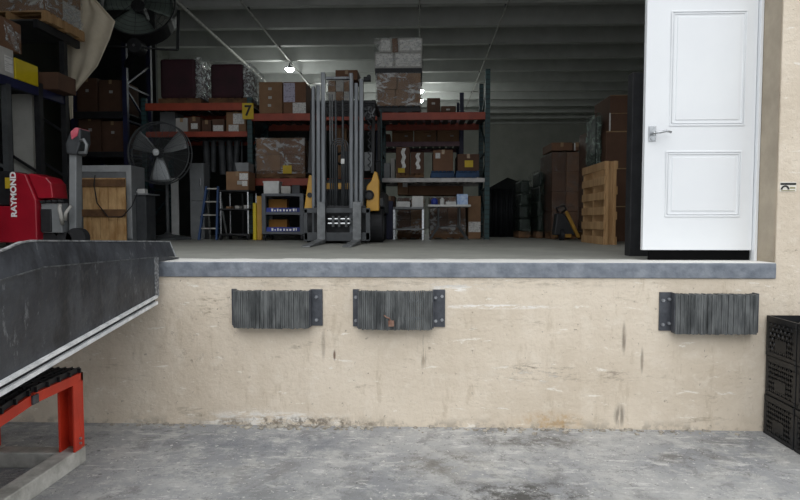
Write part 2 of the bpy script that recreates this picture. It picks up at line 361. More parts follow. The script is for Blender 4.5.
CLOTH = mat('cream_canvas', '#ddd2bd', '#cabfa9', 3, 0.85, 0, 0.25, 14)
BLUEP = mat('blue_plastic', '#2b3f9e', '#20307c', 6, 0.5)
BLUEW = mat('blue_pallet_paint', '#234a74', '#1a385a', 6, 0.65)
WHITEPL = mat('white_plastic', '#d6d7d5', '#c0c1bf', 6, 0.45)
YELLOWPL = mat('yellow_plastic', '#d8c21e', '#c7b018', 4, 0.5)
DARKCYL = mat('dark_grey_vinyl', '#34373a', '#484b4e', 5, 0.6)
FANMET = mat('polished_fan_blade', '#b4b8ba', '#999d9f', 5, 0.4, 0.55)
DKGREEN = mat('dark_green_tarp', '#26332d', '#1a2420', 4, 0.55, 0, 0.4, 10)

# ================================================================== SETTING
DZ = 1.2                                  # dock floor above the yard
XL, XR = -4.4, 2.49                       # loading opening
def S(name, mb, m, **k): return struct(mb.build(name, m, **k))
S('ground', MB().box(-30, 30, -40, 0.0, -0.3, 0.0), GROUND)
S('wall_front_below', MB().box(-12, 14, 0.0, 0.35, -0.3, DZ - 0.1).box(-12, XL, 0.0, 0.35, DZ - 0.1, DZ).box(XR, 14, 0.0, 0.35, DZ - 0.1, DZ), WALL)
S('floor', MB().box(XL, XR, 0.004, 0.35, DZ - 0.1, DZ).box(-7.2, 11.2, 0.35, 23.7, DZ - 0.3, DZ), FLOOR)
S('wall_front_right', MB().box(XR, 14, 0.0, 0.23, DZ, 7.2), WALL)
S('wall_front_left', MB().box(-12, XL, 0.0, 0.23, DZ, 7.2), WALL)
S('wall_front_above', MB().box(XL, XR, 0.0, 0.23, 5.5, 7.2), WALL)  # unseen head of the opening, set high to let more daylight in
S('trim_1', MB().box(XR - 0.004, XR, 0.012, 0.235, DZ + 0.001, 5.5), REVEAL)
S('wall_left', MB().box(-7.4, -7.2, 0.23, 23.7, DZ, 6.95), mat('shade_dark_side_wall', '#55574f', '#494b45', 2, 0.85))  # side wall coloured darker than the others to deepen the shade there
S('wall_right', MB().box(11.2, 11.4, 0.23, 23.7, DZ, 6.95), INWALL)
S('wall_dark_backdrop', MB().box(-5.7, -0.9, 8.3, 8.4, DZ, 4.0).box(-7.2, -5.7, 8.3, 8.4, DZ, 6.1), mat('backdrop_charcoal', '#3a3c3b', '#303231', 3, 0.8))  # added backdrop, coloured dark to stand for the gloom behind the racks
S('wall_back', MB().box(-7.4, 11.4, 23.7, 23.9, DZ - 0.3, 7.0), INWALL)
ceil = S('ceiling', MB().box(-7.2, 11.2, 0.23, 23.7, 6.87, 7.05), CEIL)
for k in range(16):
    y = 2.95 + 1.373 * k
    MB().prism([(y - 0.08, 6.1), (y + 0.08, 6.1), (y + 0.19, 6.88), (y - 0.19, 6.88)], -7.2, 11.2, 'x').build('ceiling_beam', CEIL, ceil)
S('trim_2', MB().box(XL + 2.2, XR, -0.012, 0.0, 1.088, 1.197).box(XL, XL + 2.2, -0.012, 0.0, 1.088, 1.197), STEEL_EDGE, bevel=0.006)
# rubble of broken concrete along the foot of the wall
rb = MB()
for k in range(230):
    x = random.choice([random.gauss(-0.9, 0.45), random.gauss(1.0, 0.5), random.uniform(-2.3, 2.3)]); y = -abs(random.gauss(0, 0.04)) - 0.005; r = random.uniform(0.004, 0.018)
    rb.box(-r, r, -r*0.8, r*0.8, -0.3*r, r*0.7, Matrix.Translation((x, y, 0.0)) @ Euler((random.uniform(-.3,.3), random.uniform(-.3,.3), random.uniform(0,3))).to_matrix().to_4x4())
o = rb.build('concrete_rubble', mat('crumbled_concrete', '#b5afa3', '#837d73', 20, 0.9)); tag(o, 'crumbs of broken concrete along the foot of the beige dock wall', 'rubble'); o['kind'] = 'stuff'

# ------------------------------------------------------------------ white door
DY = 0.245
dx0 = W(643.5, 200, DY)[0]; dx1 = W(753, 200, DY)[0]; dz0 = W(650, 250, DY)[1]; dz1 = 3.42
lf = MB().box(dx0, dx1, DY, DY + 0.045, dz0, dz1)
door = struct(lf.build('door_1', DOORW, bevel=0.003))
def moulding(px0, px1, py0, py1):
    x0 = W(px0, 130, DY)[0]; x1 = W(px1, 130, DY)[0]; z1 = W(700, py0, DY)[1]; z0 = W(700, py1, DY)[1]
    m = MB()
    for d, w in ((0.0, 0.010), (0.018, 0.006)):
        a0, a1, b0, b1 = x0 + d, x1 - d, z0 + d, z1 - d
        m.box(a0, a1, DY - 0.006, DY, b1 - w, b1).box(a0, a1, DY - 0.006, DY, b0, b0 + w).box(a0, a0 + w, DY - 0.006, DY, b0 + w, b1 - w).box(a1 - w, a1, DY - 0.006, DY, b0 + w, b1 - w)
    m.box(x0 + 0.045, x1 - 0.045, DY - 0.005, DY, z0 + 0.045, z1 - 0.045)
    m.build('raised_panel', DOORW, door, bevel=0.003)
moulding(669, 744.5, 10.5, 126); moulding(666.5, 742.5, 151, 217)
hx, hz = W(652, 134, DY)
MB().box(hx - 0.028, hx + 0.028, DY - 0.008, DY, hz - 0.055, hz + 0.06).build('lock_plate', CHROME, door, bevel=0.004)
MB().cyl((hx, DY, hz), (hx, DY - 0.055, hz), 0.011).tube([(hx, DY - 0.052, hz), (hx + 0.04, DY - 0.056, hz + 0.004), (hx + 0.085, DY - 0.052, hz + 0.014), (hx + 0.12, DY - 0.046, hz + 0.006)], 0.009).build('lever_handle', CHROME, door, smooth=True)
MB().cyl((hx - 0.002, DY - 0.004, hz - 0.036), (hx - 0.002, DY - 0.014, hz - 0.036), 0.011).build('key_cylinder', CHROME, door)
MB().box(dx0 + 0.05, dx1 - 0.01, DY + 0.012, DY + 0.032, DZ + 0.004, dz0).build('door_gap_shade', mat('gap_shade_black', '#060607', '#0a0a0b', 8, 0.9, spec=0.1), door)  # near-black strip added to give the dark of the gap under the door
S('trim_3', MB().box(dx1 + 0.004, XR - 0.006, DY - 0.03, DY + 0.10, DZ, 5.45), DOORW, bevel=0.003)
# dark post behind the door edge
px0 = W(631.5, 150, 0.75)[0]; px1 = W(645, 150, 0.75)[0]
S('trim_4', MB().box(px0, px1 + 0.16, 0.75, 0.87, DZ, W(638, 72, 0.75)[1]), BLACKP, bevel=0.004)

# ------------------------------------------------------------------ wall sticker
sx0, sz1 = W(779.8, 181.8, 0); sx1, sz0 = W(796, 191.5, 0)
st = tag(MB().box(sx0, sx1, -0.003, 0, sz0, sz1).build('wall_sign', mat('white_sticker', '#e6e2d8', '#d8d3c6', 9, 0.5)), 'small white sign with a black bar on the beige wall right of the door', 'sign')
MB().box(sx0 + 0.003, sx1 - 0.003, -0.0045, -0.003, sz1 - 0.022, sz1 - 0.008).build('top_bar', BLACKINK, st, label='black top bar')
ar = [(sx0 + 0.035 + 0.024 * math.cos(PI * t / 10), -0.004, sz0 + 0.014 + 0.024 * math.sin(PI * t / 10)) for t in range(11)]
MB().tube(ar, 0.006, 6).build('arch_symbol', BLACKINK, st, label='black arch symbol')
MB().box(sx0 + 0.068, sx1 - 0.008, -0.0042, -0.003, sz0 + 0.02, sz0 + 0.03).box(sx0 + 0.01, sx1 - 0.01, -0.0042, -0.003, sz0 + 0.004, sz0 + 0.009).build('small_print', mat('olive_ink', '#8d865e', rough=0.6), st)

# ------------------------------------------------------------------ dock bumpers
def bumper(x0, x1, z0, z1, label, lw, rw, lb, rb_, seed):
    R = random.Random(seed)
    t = thing('dock_bumper', label, 'bumper', ((x0 + x1) / 2, 0, z0), 'dock bumpers on the dock wall')
    a, b = x0 + lw, x1 - rw; p = MB(); x = a
    while x < b - 0.002:
        w = min(R.uniform(0.011, 0.017), b - x); u = (x - a) / (b - a)
        bow = 0.004 * math.sin(PI * u) * R.uniform(0.6, 1.0)
        p.box(x, x + w - R.uniform(0.0005, 0.0025), -0.085 + R.uniform(-0.006, 0.006), -0.008, z0 - bow + R.uniform(-0.004, 0.002) + 0.004, z1 - 0.006 - R.uniform(0, 0.006)); x += w
    p.build('rubber_pad', RUBBER, t, bevel=0.001)
    for (c0, c1, bolts) in ((x0, a, lb), (b, x1, rb_)):
        m = MB().box(c0, c1, -0.014, 0, z0 + 0.012, z1)
        ix = c1 - 0.008 if c0 == x0 else c0
        m.box(ix, ix + 0.008, -0.075, -0.014, z0 + 0.012, z1)
        pl = m.build('mounting_plate', PLATE, t, bevel=0.002)
        for fz in ((0.2, 0.8) if bolts else ()):
            for k in range(bolts):
                bx = c0 + (c1 - c0) * (k + 0.5) / bolts; bz = z0 + (z1 - z0) * (fz + 0.03 * k)
                MB().cyl((bx, -0.014, bz), (bx, -0.030, bz), 0.012, 6).cyl((bx, -0.030, bz), (bx, -0.040, bz), 0.006, 8).build('bolt', BOLT, pl)
    p = MB()
    for fz in (0.28, 0.72): p.cyl((a - 0.006, -0.045, z0 + (z1 - z0) * fz), (b + 0.006, -0.045, z0 + (z1 - z0) * fz), 0.012, 8)
    p.build('tie_rod', BOLT, t)
    return t
bumper(-1.364, -0.702, 0.726, 1.002, 'grey laminated rubber dock bumper nearest the black ramp', 0.035, 0.085, 0, 1, 3)
b2 = bumper(-0.483, 0.179, 0.722, 1.003, 'middle dock bumper with a brown scrap stuck to its lower half', 0.045, 0.09, 1, 2, 5)
bumper(1.689, 2.345, 0.706, 0.991, 'grey dock bumper on the wall below the white door', 0.085, 0.012, 2, 0, 9)
qx, qz = W(391, 323, -0.095)
o = tag(MB().tube([(qx - 0.05, -0.098, qz + 0.055), (qx - 0.03, -0.102, qz + 0.04), (qx - 0.012, -0.103, qz + 0.035), (qx, -0.10, qz + 0.012)], 0.005).box(qx - 0.018, qx + 0.022, -0.112, -0.093, qz - 0.022, qz + 0.018).build('packaging_scrap', mat('rusty_scrap', '#6a4232', '#8d7263', 30, 0.7)), 'small rust brown scrap caught on the face of the middle bumper', 'scrap')

# ------------------------------------------------------------------ ramp
RX, RW = -1.86, 2.1
rp = thing('yard_ramp', 'black steel loading ramp sloping from the dock edge to the lower left', 'ramp', (RX - RW / 2, -4.0, 0))
def side(x, inner):
    lowy = [(-0.155, 0.962), (-1.66, 0.775), (-7.7, 0.03)]
    crease = [(-7.7, 0.42), (-1.9, 1.19), (-1.64, 1.228), (-1.34, 1.262), (-0.11, 1.238)]
    pl = MB().prism(lowy + crease, x - 0.012, x, 'x').build('side_plate', RAMPM, rp)
    top = [(0.185, 1.334), (-0.05, 1.345), (-1.36, 1.392), (-1.45, 1.386), (-1.64, 1.337), (-1.9, 1.30), (-7.7, 0.52)]
    lo = [(0.20, 1.222), (-0.11, 1.238), (-1.34, 1.262), (-1.5, 1.246), (-1.64, 1.228), (-1.9, 1.19), (-7.7, 0.42)]
    m = MB(); dxt = -0.035 * inner; vs = []
    for (y, z) in lo: vs.append((x, y, z))
    for (y, z) in top: vs.append((x + dxt, y, z))
    for (y, z) in lo: vs.append((x - 0.014, y, z))
    for (y, z) in top: vs.append((x + dxt - 0.014, y, z))
    n = len(lo); fs = []
    for i in range(n - 1):
        fs += [(i, i+1, n+i+1, n+i), (2*n+i, 3*n+i, 3*n+i+1, 2*n+i+1), (n+i, n+i+1, 3*n+i+1, 3*n+i), (i, 2*n+i, 2*n+i+1, i+1)]
    fs += [(0, n, 3*n, 2*n), (n-1, 2*n-1+0, 4*n-1, 3*n-1)]
    m._add(vs, fs); m.build('curb', RAMPM, rp)
    m = MB()
    for a, b in zip(top[:-1], top[1:]): m.bar((x + dxt - 0.005, a[0], a[1] + 0.002), (x + dxt - 0.005, b[0], b[1] + 0.002), 0.020, 0.008)
    m.bar((x + dxt - 0.003, 0.185, 1.334), (x + 0.003, 0.20, 1.222), 0.016, 0.010)
    m.build('curb_edge', mat('pale_curb_edge', '#a3a6a8', '#5c5e60', 25, 0.5, 0.3), rp, label='pale edge')  # paler strip along the top edge of the curb
    m = MB()
    for a, b in zip(crease[1:-1], crease[2:]): m.bar((x + 0.002, a[0], a[1]), (x + 0.002, b[0], b[1]), 0.006, 0.006)
    m.build('crease_line', mat('pale_crease', '#696c6e', '#3c3e40', 30, 0.5, 0.3), rp)  # thin paler line along the crease of the plate
    for off, h in ((0.0, 0.016), (-0.042, 0.02)):
        m = MB()
        for a, b in zip(lowy[:-1], lowy[1:]): m.bar((x + 0.006, a[0], a[1] + off), (x + 0.006, b[0], b[1] + off), 0.03, h)
        m.build('bottom_flange', GALV, rp, label='light grey bottom flange')
    m = MB()
    for a, b in zip(lowy[:-1], lowy[1:]): m.bar((x - 0.01, a[0], a[1] - 0.02), (x - 0.01, b[0], b[1] - 0.02), 0.02, 0.045)
    m.build('flange_web', BLACKP, rp)
    MB().box(x - 0.06, x + 0.004, -0.155, -0.095, 0.958, 1.236).build('end_cap', SPECKLE, rp, label='speckled grey end post')
side(RX, 1); side(RX - RW, -1)
MB().prism([(0.30, 1.203), (0.30, 1.209), (-0.1, 1.245), (-1.34, 1.268), (-1.9, 1.20), (-7.7, 0.43), (-8.6, 0.02), (-7.7, 0.38), (-1.9, 1.15), (-1.34, 1.218), (-0.1, 1.20)], RX - RW, RX - 0.014, 'x').build('deck', PLATE, rp)
for y, z0, z1 in ((-0.5, 0.92, 1.2), (-1.5, 0.82, 1.18), (-3.0, 0.65, 0.98), (-5.0, 0.40, 0.72)):
    MB().box(RX - RW, RX - 0.014, y - 0.04, y + 0.04, z0, z1).build('cross_beam', BLACKP, rp)

# ------------------------------------------------------------------ red stand under the ramp
sX1, sX0, sYb, sYf, sT = -2.07, -2.70, -0.69, -1.98, 0.565
sd_ = thing('support_stand', 'orange red steel stand with black grating under the black ramp', 'stand', ((sX0 + sX1) / 2, (sYb + sYf) / 2, 0))
def stop(y): return sT if y > -1.14 else sT - (-1.14 - y) * 0.14
for x in (sX1 - 0.012, sX0 + 0.012):
    m = MB()
    for a, b in ((sYb, -1.14), (-1.14, sYf)): m.bar((x, a, stop(a) - 0.028), (x, b, stop(b) - 0.028), 0.024, 0.056)
    m.build('side_rail', REDP, sd_)
m = MB().box(sX0, sX1, sYb - 0.02, sYb, sT - 0.05, sT).box(sX0, sX1, sYf, sYf + 0.02, stop(sYf) - 0.05, stop(sYf)); m.build('end_rail', REDP, sd_)
g1, g2 = MB(), MB(); x = sX0 + 0.02
while x < sX1 - 0.005:
    g1.bar((x, sYb, sT + 0.016), (x, -1.135, sT + 0.016), 0.008, 0.032); g2.bar((x, -1.145, stop(-1.145) + 0.016), (x, sYf, stop(sYf) + 0.016), 0.008, 0.032); x += 0.042
for k in range(5): y = sYb - 0.02 - k * 0.1; g1.box(sX0, sX1, y - 0.005, y + 0.005, sT, sT + 0.028)
for k in range(8): y = -1.17 - k * 0.1; g2.box(sX0, sX1, y - 0.005, y + 0.005, stop(y), stop(y) + 0.028)
g1.build('deck_grating', BLACKP, sd_, label='black level grating'); g2.build('deck_grating', BLACKP, sd_, label='black sloping grating')
MB().box(sX1, sX1 + 0.012, -1.165, -1.115, sT - 0.055, sT - 0.005).build('joint_plate', PLATE, sd_, bevel=0.003)
def sleg(x0, x1, y, zt):
    m = MB().box(x0, x1, y - 0.012, y, 0.10, zt).box(x0, x0 + 0.012, y - 0.10, y - 0.012, 0.10, zt).box(x1 - 0.012, x1, y - 0.10, y - 0.012, 0.10, zt)
    l = m.build('leg', REDP, sd_, bevel=0.002)
    m = MB()
    for z in (0.14, 0.17): m.cyl((x1, y - 0.05, z), (x1 + 0.01, y - 0.05, z), 0.008, 8)
    m.build('bolt', BOLT, l)
for x0, x1 in ((sX1 - 0.10, sX1), (sX0, sX0 + 0.10)):
    sleg(x0, x1, sYb, sT - 0.05); sleg(x0, x1, sYf + 0.1, stop(sYf + 0.05) - 0.05)
for x in (sX1 - 0.06, sX0 + 0.06): MB().box(x - 0.055, x + 0.055, -2.15, sYb + 0.02, 0, 0.1).build('base_rail', GALVD, sd_, bevel=0.006, label='weathered grey base beam')
for y in (sYb - 0.05, sYf + 0.05): MB().box(sX0 + 0.115, sX1 - 0.115, y - 0.05, y + 0.05, 0, 0.095).build('base_rail', GALVD, sd_, bevel=0.006, label='weathered grey base beam')
MB().box(sX1 - 0.12, sX1, sYb - 0.03, sYb + 0.025, 0.1, 0.106).build('foot_plate', mat('rusty_plate', '#6e5a48', '#8a7a6a', 20, 0.8), sd_)

# ------------------------------------------------------------------ milk crates
def crate(loc, label):
    t = thing('milk_crate', label, 'crate', loc, 'black milk crates stacked at the wall'); x, y, z = loc; w = 0.163; h = 0.277
    for nm, hz_ in (('rim', (h - 0.045, h)), ('base_frame', (0.0, 0.03))):
        m = MB(); a, b = hz_
        m.box(x-w, x+w, y-w, y-w+0.014, z+a, z+b).box(x-w, x+w, y+w-0.014, y+w, z+a, z+b).box(x-w, x-w+0.014, y-w+0.014, y+w-0.014, z+a, z+b).box(x+w-0.014, x+w, y-w+0.014, y+w-0.014, z+a, z+b)
        m.build(nm, BLACKPL, t, bevel=0.003)
    for sx in (-1, 1):
        for sy in (-1, 1): MB().box(*sorted((x+sx*w, x+sx*(w-0.03))), *sorted((y+sy*w, y+sy*(w-0.03))), z+0.03, z+h-0.045).build('corner_post', BLACKPL, t, bevel=0.003)
    m = MB()
    for k in range(8): c = -w + 0.03 + k*0.038; m.box(x-w+0.014, x+w-0.014, y+c-0.004, y+c+0.004, z+0.006, z+0.014).box(x+c-0.004, x+c+0.004, y-w+0.014, y+w-0.014, z+0.006, z+0.014)
    m.build('bottom_grid', BLACKPL, t)
    z0, z1 = z + 0.03, z + h - 0.045
    for ax in ('x', 'y'):
        for s in (-1, 1):
            m = MB(); n = 6; L = 2*w - 0.06; d = L / n
            for k in range(-3, n):
                for up in (1, -1):
                    a0 = -L/2 + k*d; a1 = a0 + 3*d
                    u0, u1 = max(a0, -L/2), min(a1, L/2)
                    if u1 <= u0: continue
                    f = lambda u: (u - a0) / (3*d)
                    q0 = z0 + (z1 - z0) * (f(u0) if up > 0 else 1 - f(u0)); q1 = z0 + (z1 - z0) * (f(u1) if up > 0 else 1 - f(u1))
                    if ax == 'x': m.bar((x + s*(w-0.006), y+u0, q0), (x + s*(w-0.006), y+u1, q1), 0.008, 0.017)
                    else: m.bar((x+u0, y + s*(w-0.006), q0), (x+u1, y + s*(w-0.006), q1), 0.008, 0.017)
            if ax == 'x': m.box(x+s*(w-0.004)-0.003, x+s*(w-0.004)+0.003, y-0.06, y+0.06, z+0.055, z+0.13).box(x+s*(w-0.007)-0.006, x+s*(w-0.007)+0.006, y-0.133, y+0.133, z+h-0.072, z+h-0.066)
            else: m.box(x-0.06, x+0.06, y+s*(w-0.004)-0.003, y+s*(w-0.004)+0.003, z+0.055, z+0.13).box(x-0.133, x+0.133, y+s*(w-0.007)-0.006, y+s*(w-0.007)+0.006, z+h-0.072, z+h-0.066)
            m.build('lattice_side', BLACKPL, t)
    return t
cx = 2.425 + 0.163
for j, (yc, where) in enumerate(((-0.185, 'stack against the beige wall'), (-0.52, 'stack nearer the camera at the frame edge'))):
    for k, lv in enumerate(('bottom', 'middle', 'top')):
        crate((cx + (0.004 if k == 1 else 0), yc, k * 0.2785), f'black lattice milk crate, {lv} of the {where}')

# ================================================================== WAREHOUSE
def carton(p, Y, depth, z0, label, group=None, m=CARD[0], tape=True, tags=(), name='cardboard_box', cat='box', zt=None, cover=None):
    "p = left, right, top in the photo; front face at Y, standing on z0"
    l, r, tp = p; x0 = W(l, 180, Y)[0]; x1 = W(r, 180, Y)[0]; z1 = zt if zt else W(l, tp, Y)[1]
    b = MB().box(x0, x1, Y, Y + depth, z0, z1).build(name, m, bevel=0.006)
    tag(b, label, cat, group)
    if tape:
        xm = (x0 + x1) / 2; w = 0.025
        MB().box(xm - w, xm + w, Y - 0.002, Y, z1 - 0.07, z1).box(xm - w, xm + w, Y - 0.002, Y + depth, z1, z1 + 0.002).build('tape_strip', TAPE, b)
    for (u0, u1, v0, v1, mm) in tags:
        MB().box(x0 + (x1-x0)*u0, x0 + (x1-x0)*u1, Y - 0.004, Y - 0.002, z0 + (z1-z0)*v0, z0 + (z1-z0)*v1).build('paper_label', mm, b)
    return b, (x0, x1, z0, z1)
def wrap(root, x0, x1, y0, y1, z0, z1, m=FILM, seed=1, name='plastic_wrap'):
    R = random.Random(seed); g = MB()
    nx, ny, nz = 10, 8, 12
    def j(): return R.uniform(-0.012, 0.016)
    def face(fn, a, b): g.grid(fn, a, b)
    face(lambda u, v: (x0 + (x1-x0)*u, y0 - 0.012 - j(), z0 + (z1-z0)*v), nx, nz)
    face(lambda u, v: (x1 + 0.012 + j(), y0 + (y1-y0)*u, z0 + (z1-z0)*v), ny, nz)
    face(lambda u, v: (x0 - 0.012 - j(), y0 + (y1-y0)*u, z0 + (z1-z0)*v), ny, nz)
    face(lambda u, v: (x0 + (x1-x0)*u, y0 + (y1-y0)*v, z1 + 0.010 + abs(j())), nx, ny)
    return g.build(name, m, root, smooth=True)
def pallet_mesh(x0, x1, y0, y1, z0, h=0.13):
    m = MB(); t = 0.02
    for k in range(3):
        y = y0 + (y1 - y0) * (0.06 + 0.44*k); m.box(x0, x1, y - 0.03, y + 0.03, z0 + t, z0 + h - t)
    n = 6
    for k in range(n):
        x = x0 + (x1 - x0) * (k + 0.5) / n; w = (x1 - x0) / n * 0.4
        m.box(x - w, x + w, y0, y1, z0 + h - t, z0 + h)
        if k % 2 == 0: m.box(x - w, x + w, y0, y1, z0, z0 + t)
    return m
def load(p, Y, depth, z0, label, rows, cols, m, filmm, group=None, pal=WOODD, seed=1, tags=(), zt=None, cat='pallet load'):
    l, r, tp = p; x0 = W(l, 180, Y)[0]; x1 = W(r, 180, Y)[0]; z1 = zt if zt else W(l, tp, Y)[1]
    t = thing('wrapped_pallet_load', label, cat, ((x0+x1)/2, Y + depth/2, z0), group)
    zb = z0
    if pal: pallet_mesh(x0, x1, Y, Y + depth, z0).build('pallet', pal, t); zb = z0 + 0.132
    R = random.Random(seed); cw = (x1 - x0) / cols; ch = (z1 - zb) / rows
    for i in range(rows):
        for k in range(cols):
            q = R.uniform(0, 0.02)
            bx = MB().box(x0 + k*cw + 0.004, x0 + (k+1)*cw - 0.004, Y + 0.012 + q, Y + depth - 0.012, zb + i*ch + 0.003, zb + (i+1)*ch).build('carton', m[(i*cols + k) % len(m)] if isinstance(m, (list, tuple)) else m, t, bevel=0.005)
    for (u0, u1, v0, v1, mm) in tags:
        MB().box(x0 + (x1-x0)*u0, x0 + (x1-x0)*u1, Y - 0.034, Y - 0.03, z0 + (z1-z0)*v0, z0 + (z1-z0)*v1).build('paper_label', mm, t)
    if filmm: wrap(t, x0, x1, Y, Y + depth, zb - 0.05, z1, filmm, seed)
    return t, (x0, x1, zb, z1)

# ---- pallet racks
def upright(root, x, y0, y1, h, m, name='upright_frame', w=0.08, z0=DZ):
    u = MB(); 
    for y in (y0, y1): u.box(x - w/2, x + w/2, y - 0.035, y + 0.035, z0, z0 + h).box(x - w*0.7, x + w*0.7, y - 0.06, y + 0.06, z0, z0 + 0.012)
    z = z0 + 0.25; k = 0
    while z + 0.6 < z0 + h:
        a, b = (y0, y1) if k % 2 == 0 else (y1, y0)
        u.bar((x, a, z), (x, b, z + 0.55), 0.03, 0.03).bar((x, y0, z), (x, y1, z), 0.03, 0.03); z += 0.6; k += 1
    f = u.build(name, m, root)
    return f
def beams(root, x0, x1, y0, y1, z, m, h=0.12, deck=True, mb=None):
    o_ = MB().box(x0 + 0.04, x1 - 0.04, y0 - 0.055, y0 - 0.005, z - h, z).build('beam', m, root, bevel=0.004)
    MB().box(x0 + 0.04, x1 - 0.04, y1 + 0.005, y1 + 0.055, z - h, z).build('beam', mb or m, root, bevel=0.004)
    if deck:
        d = MB(); n = 12
        for k in range(n):
            x = x0 + 0.06 + (x1 - x0 - 0.12) * k / (n - 1); d.box(x - 0.05, x + 0.05, y0 - 0.005, y1 + 0.005, z - 0.022, z - 0.004)
        d.build('shelf_deck', GREYP, root)
RY0, RY1 = 5.5, 6.5
U = (-4.62, -2.835, -0.67, 1.10)
rk = thing('pallet_rack', 'long orange and teal pallet rack behind the forklift', 'rack', (-1.76, 6.0, DZ))
for x, h in zip(U, (2.35, 2.35, 2.15, 2.78)): upright(rk, x, RY0, RY1, h, TEAL)
Z1L, Z2L = 3.46, 2.99; ZT, ZM = 3.28, 2.21
beams(rk, U[0], U[1], RY0, RY1, Z1L, ORANGE); beams(rk, U[0], U[1], RY0, RY1, Z2L, ORANGE, 0.09)
beams(rk, U[1], U[2], RY0, RY1, ZT, ORANGE); beams(rk, U[1], U[2], RY0, RY1, ZM, ORANGE)
beams(rk, U[2], U[3], RY0, RY1, ZT, ORANGE); beams(rk, U[2], U[3], RY0, RY1, ZM, WHITEB, 0.07)
# sign 7
a0, a1 = W(242, 103, 5.42), W(253.5, 119, 5.42)
sg = tag(MB().box(a0[0], a1[0], 5.425, 5.43, a1[1], a0[1]).build('aisle_sign', YELLOWL), 'yellow square sign reading 7 on the pallet rack post', 'sign')
MB().box((a0[0]+a1[0])/2 - 0.012, (a0[0]+a1[0])/2 + 0.012, 5.43, 5.466, (a0[1]+a1[1])/2 - 0.02, (a0[1]+a1[1])/2 + 0.02).build('clip', BLACKP, sg)
writing('7', 'numeral', BLACKINK, sg, Matrix.Translation(((a0[0]+a1[0])/2, 5.424, (a0[1]+a1[1])/2)) @ FACE_CAM, 0.24, 0.001, bold=0.006)
# second rack behind
BY0, BY1 = 6.95, 7.85
bk = thing('pallet_rack', 'dim second pallet rack standing behind the orange and teal rack', 'rack', (0.0, 7.4, DZ))
bx = (-0.80, W(461.5, 135, BY0)[0])
upright(bk, bx[0], BY0, BY1, 2.3, NAVY); upright(bk, bx[1], BY0, BY1, 2.72, NAVY)
ZB1, ZB2 = 3.43, W(410, 142, BY0)[1]
PURP = mat('faded_violet_beam', '#8d6a72', '#75565e', 6, 0.5)
beams(bk, *bx, BY0, BY1, ZB1, PURP, 0.07, False); beams(bk, *bx, BY0, BY1, ZB2, PURP, 0.09)

# ---- loads on the rack
g = 'maroon film wrapped loads on the top orange beam'
def soft_load(l, r, tp, label, seed):
    Y = 5.55; x0 = W(l, 80, Y)[0]; x1 = W(r, 80, Y)[0]; z1 = W(l, tp, Y)[1]; z0 = Z1L
    t = thing('wrapped_pallet_load', label, 'pallet load', ((x0+x1)/2, Y + 0.45, z0), g)
    pallet_mesh(x0 + 0.03, x1 - 0.03, Y, Y + 0.9, z0, 0.10).build('pallet', WOODD, t)
    MB().box(x0 + 0.06, x1 - 0.12, Y + 0.02, Y + 0.88, z0 + 0.102, z1 - 0.02).build('fabric_bale', MAROON, t, bevel=0.05)
    R = random.Random(seed); m = MB()
    m.grid(lambda u, v: (x1 - 0.10 + 0.10*u + R.uniform(-.01,.01), Y + 0.0 - 0.02 + R.uniform(-.02,.02), z0 + 0.1 + (z1 - z0 - 0.12)*v), 4, 14)
    m.grid(lambda u, v: (x1 + R.uniform(-.012,.012), Y - 0.01 + 0.9*u, z0 + 0.1 + (z1 - z0 - 0.12)*v), 6, 14)
    m.build('film_fold', FILM2, t, smooth=True, solid=0.004)
    m = MB(); m.grid(lambda u, v: (x0 + (x1-x0)*u, Y + 0.9*v, z1 + 0.03*math.sin(9*u + 4*v) + R.uniform(0, .02)), 10, 8); m.build('top_sheet', FILMG, t, smooth=True)
FILM2 = film('crinkled_silver_film', '#dfe3e4', 0.5, 10)
soft_load(155.5, 202, 57, 'maroon bale wrapped in silvery film, left one on the top orange beam', 3)
soft_load(206, 250, 62, 'maroon bale wrapped in silvery film, beside the yellow sign 7', 4)
# boxes on the second left shelf
g = 'boxes on the shelf below the maroon bales'
carton((161, 176, 112), 5.9, 0.4, Z2L, 'tall pale grey box at the back of the shelf below the maroon bales', g, GREYBOX, False)
carton((176.5, 188.5, 118), 5.6, 0.4, Z2L, 'white box on the shelf below the maroon bales', g, WHITECARD, True)
carton((189, 201, 117), 5.6, 0.45, Z2L, 'brown box with a white label on the shelf below the maroon bales', g, CARD[2], True, [(0.25, 0.8, 0.25, 0.6, PAPER)])
carton((202.8, 212, 120), 5.65, 0.45, Z2L, 'unlabelled brown box right of the small white-labelled one', g, CARD[2])
carton((213, 225, 119), 5.6, 0.45, Z2L, 'dark box with a wide white sheet on its front', g, CARD[2], False, [(0.08, 0.92, 0.12, 0.55, PAPER)])
carton((227, 247, 112), 5.6, 0.5, Z2L, 'tan box with two white papers, just below the sign 7', g, CARD[1], True, [(0.12, 0.62, 0.05, 0.38, PAPER), (0.35, 0.9, 0.42, 0.92, PAPER)])
# boxes on the top of the middle bay
g = 'boxes on top of the middle rack bay'
carton((260, 283, 82), 5.55, 0.7, ZT, 'brown box with three small white marks, on the top beam right of the sign 7', g, CARD[1], False, [(0.4, 0.55, 0.75, 0.83, WHITECARD), (0.4, 0.55, 0.48, 0.56, WHITECARD), (0.38, 0.52, 0.24, 0.32, WHITECARD)])
carton((284, 306.5, 82), 5.55, 0.7, ZT, 'brown box with a big printed paper and a white tag, left of the mast top', g, CARD[0], False, [(0.02, 0.52, 0.38, 0.97, PAPERP), (0.42, 1.0, 0.03, 0.36, PAPER)])
carton((336, 358, 70), 5.7, 0.5, W(340, 80, 5.55)[1] + 0.035, 'brown box on the top beam showing behind the mast crossbar', g, CARD[0], True)
load((328, 352, 80), 5.55, 0.8, ZT, 'clear wrapped load of tan cartons seen through the forklift mast', 3, 3, [CARD[1], WHITECARD], FILM, None, None, 8)
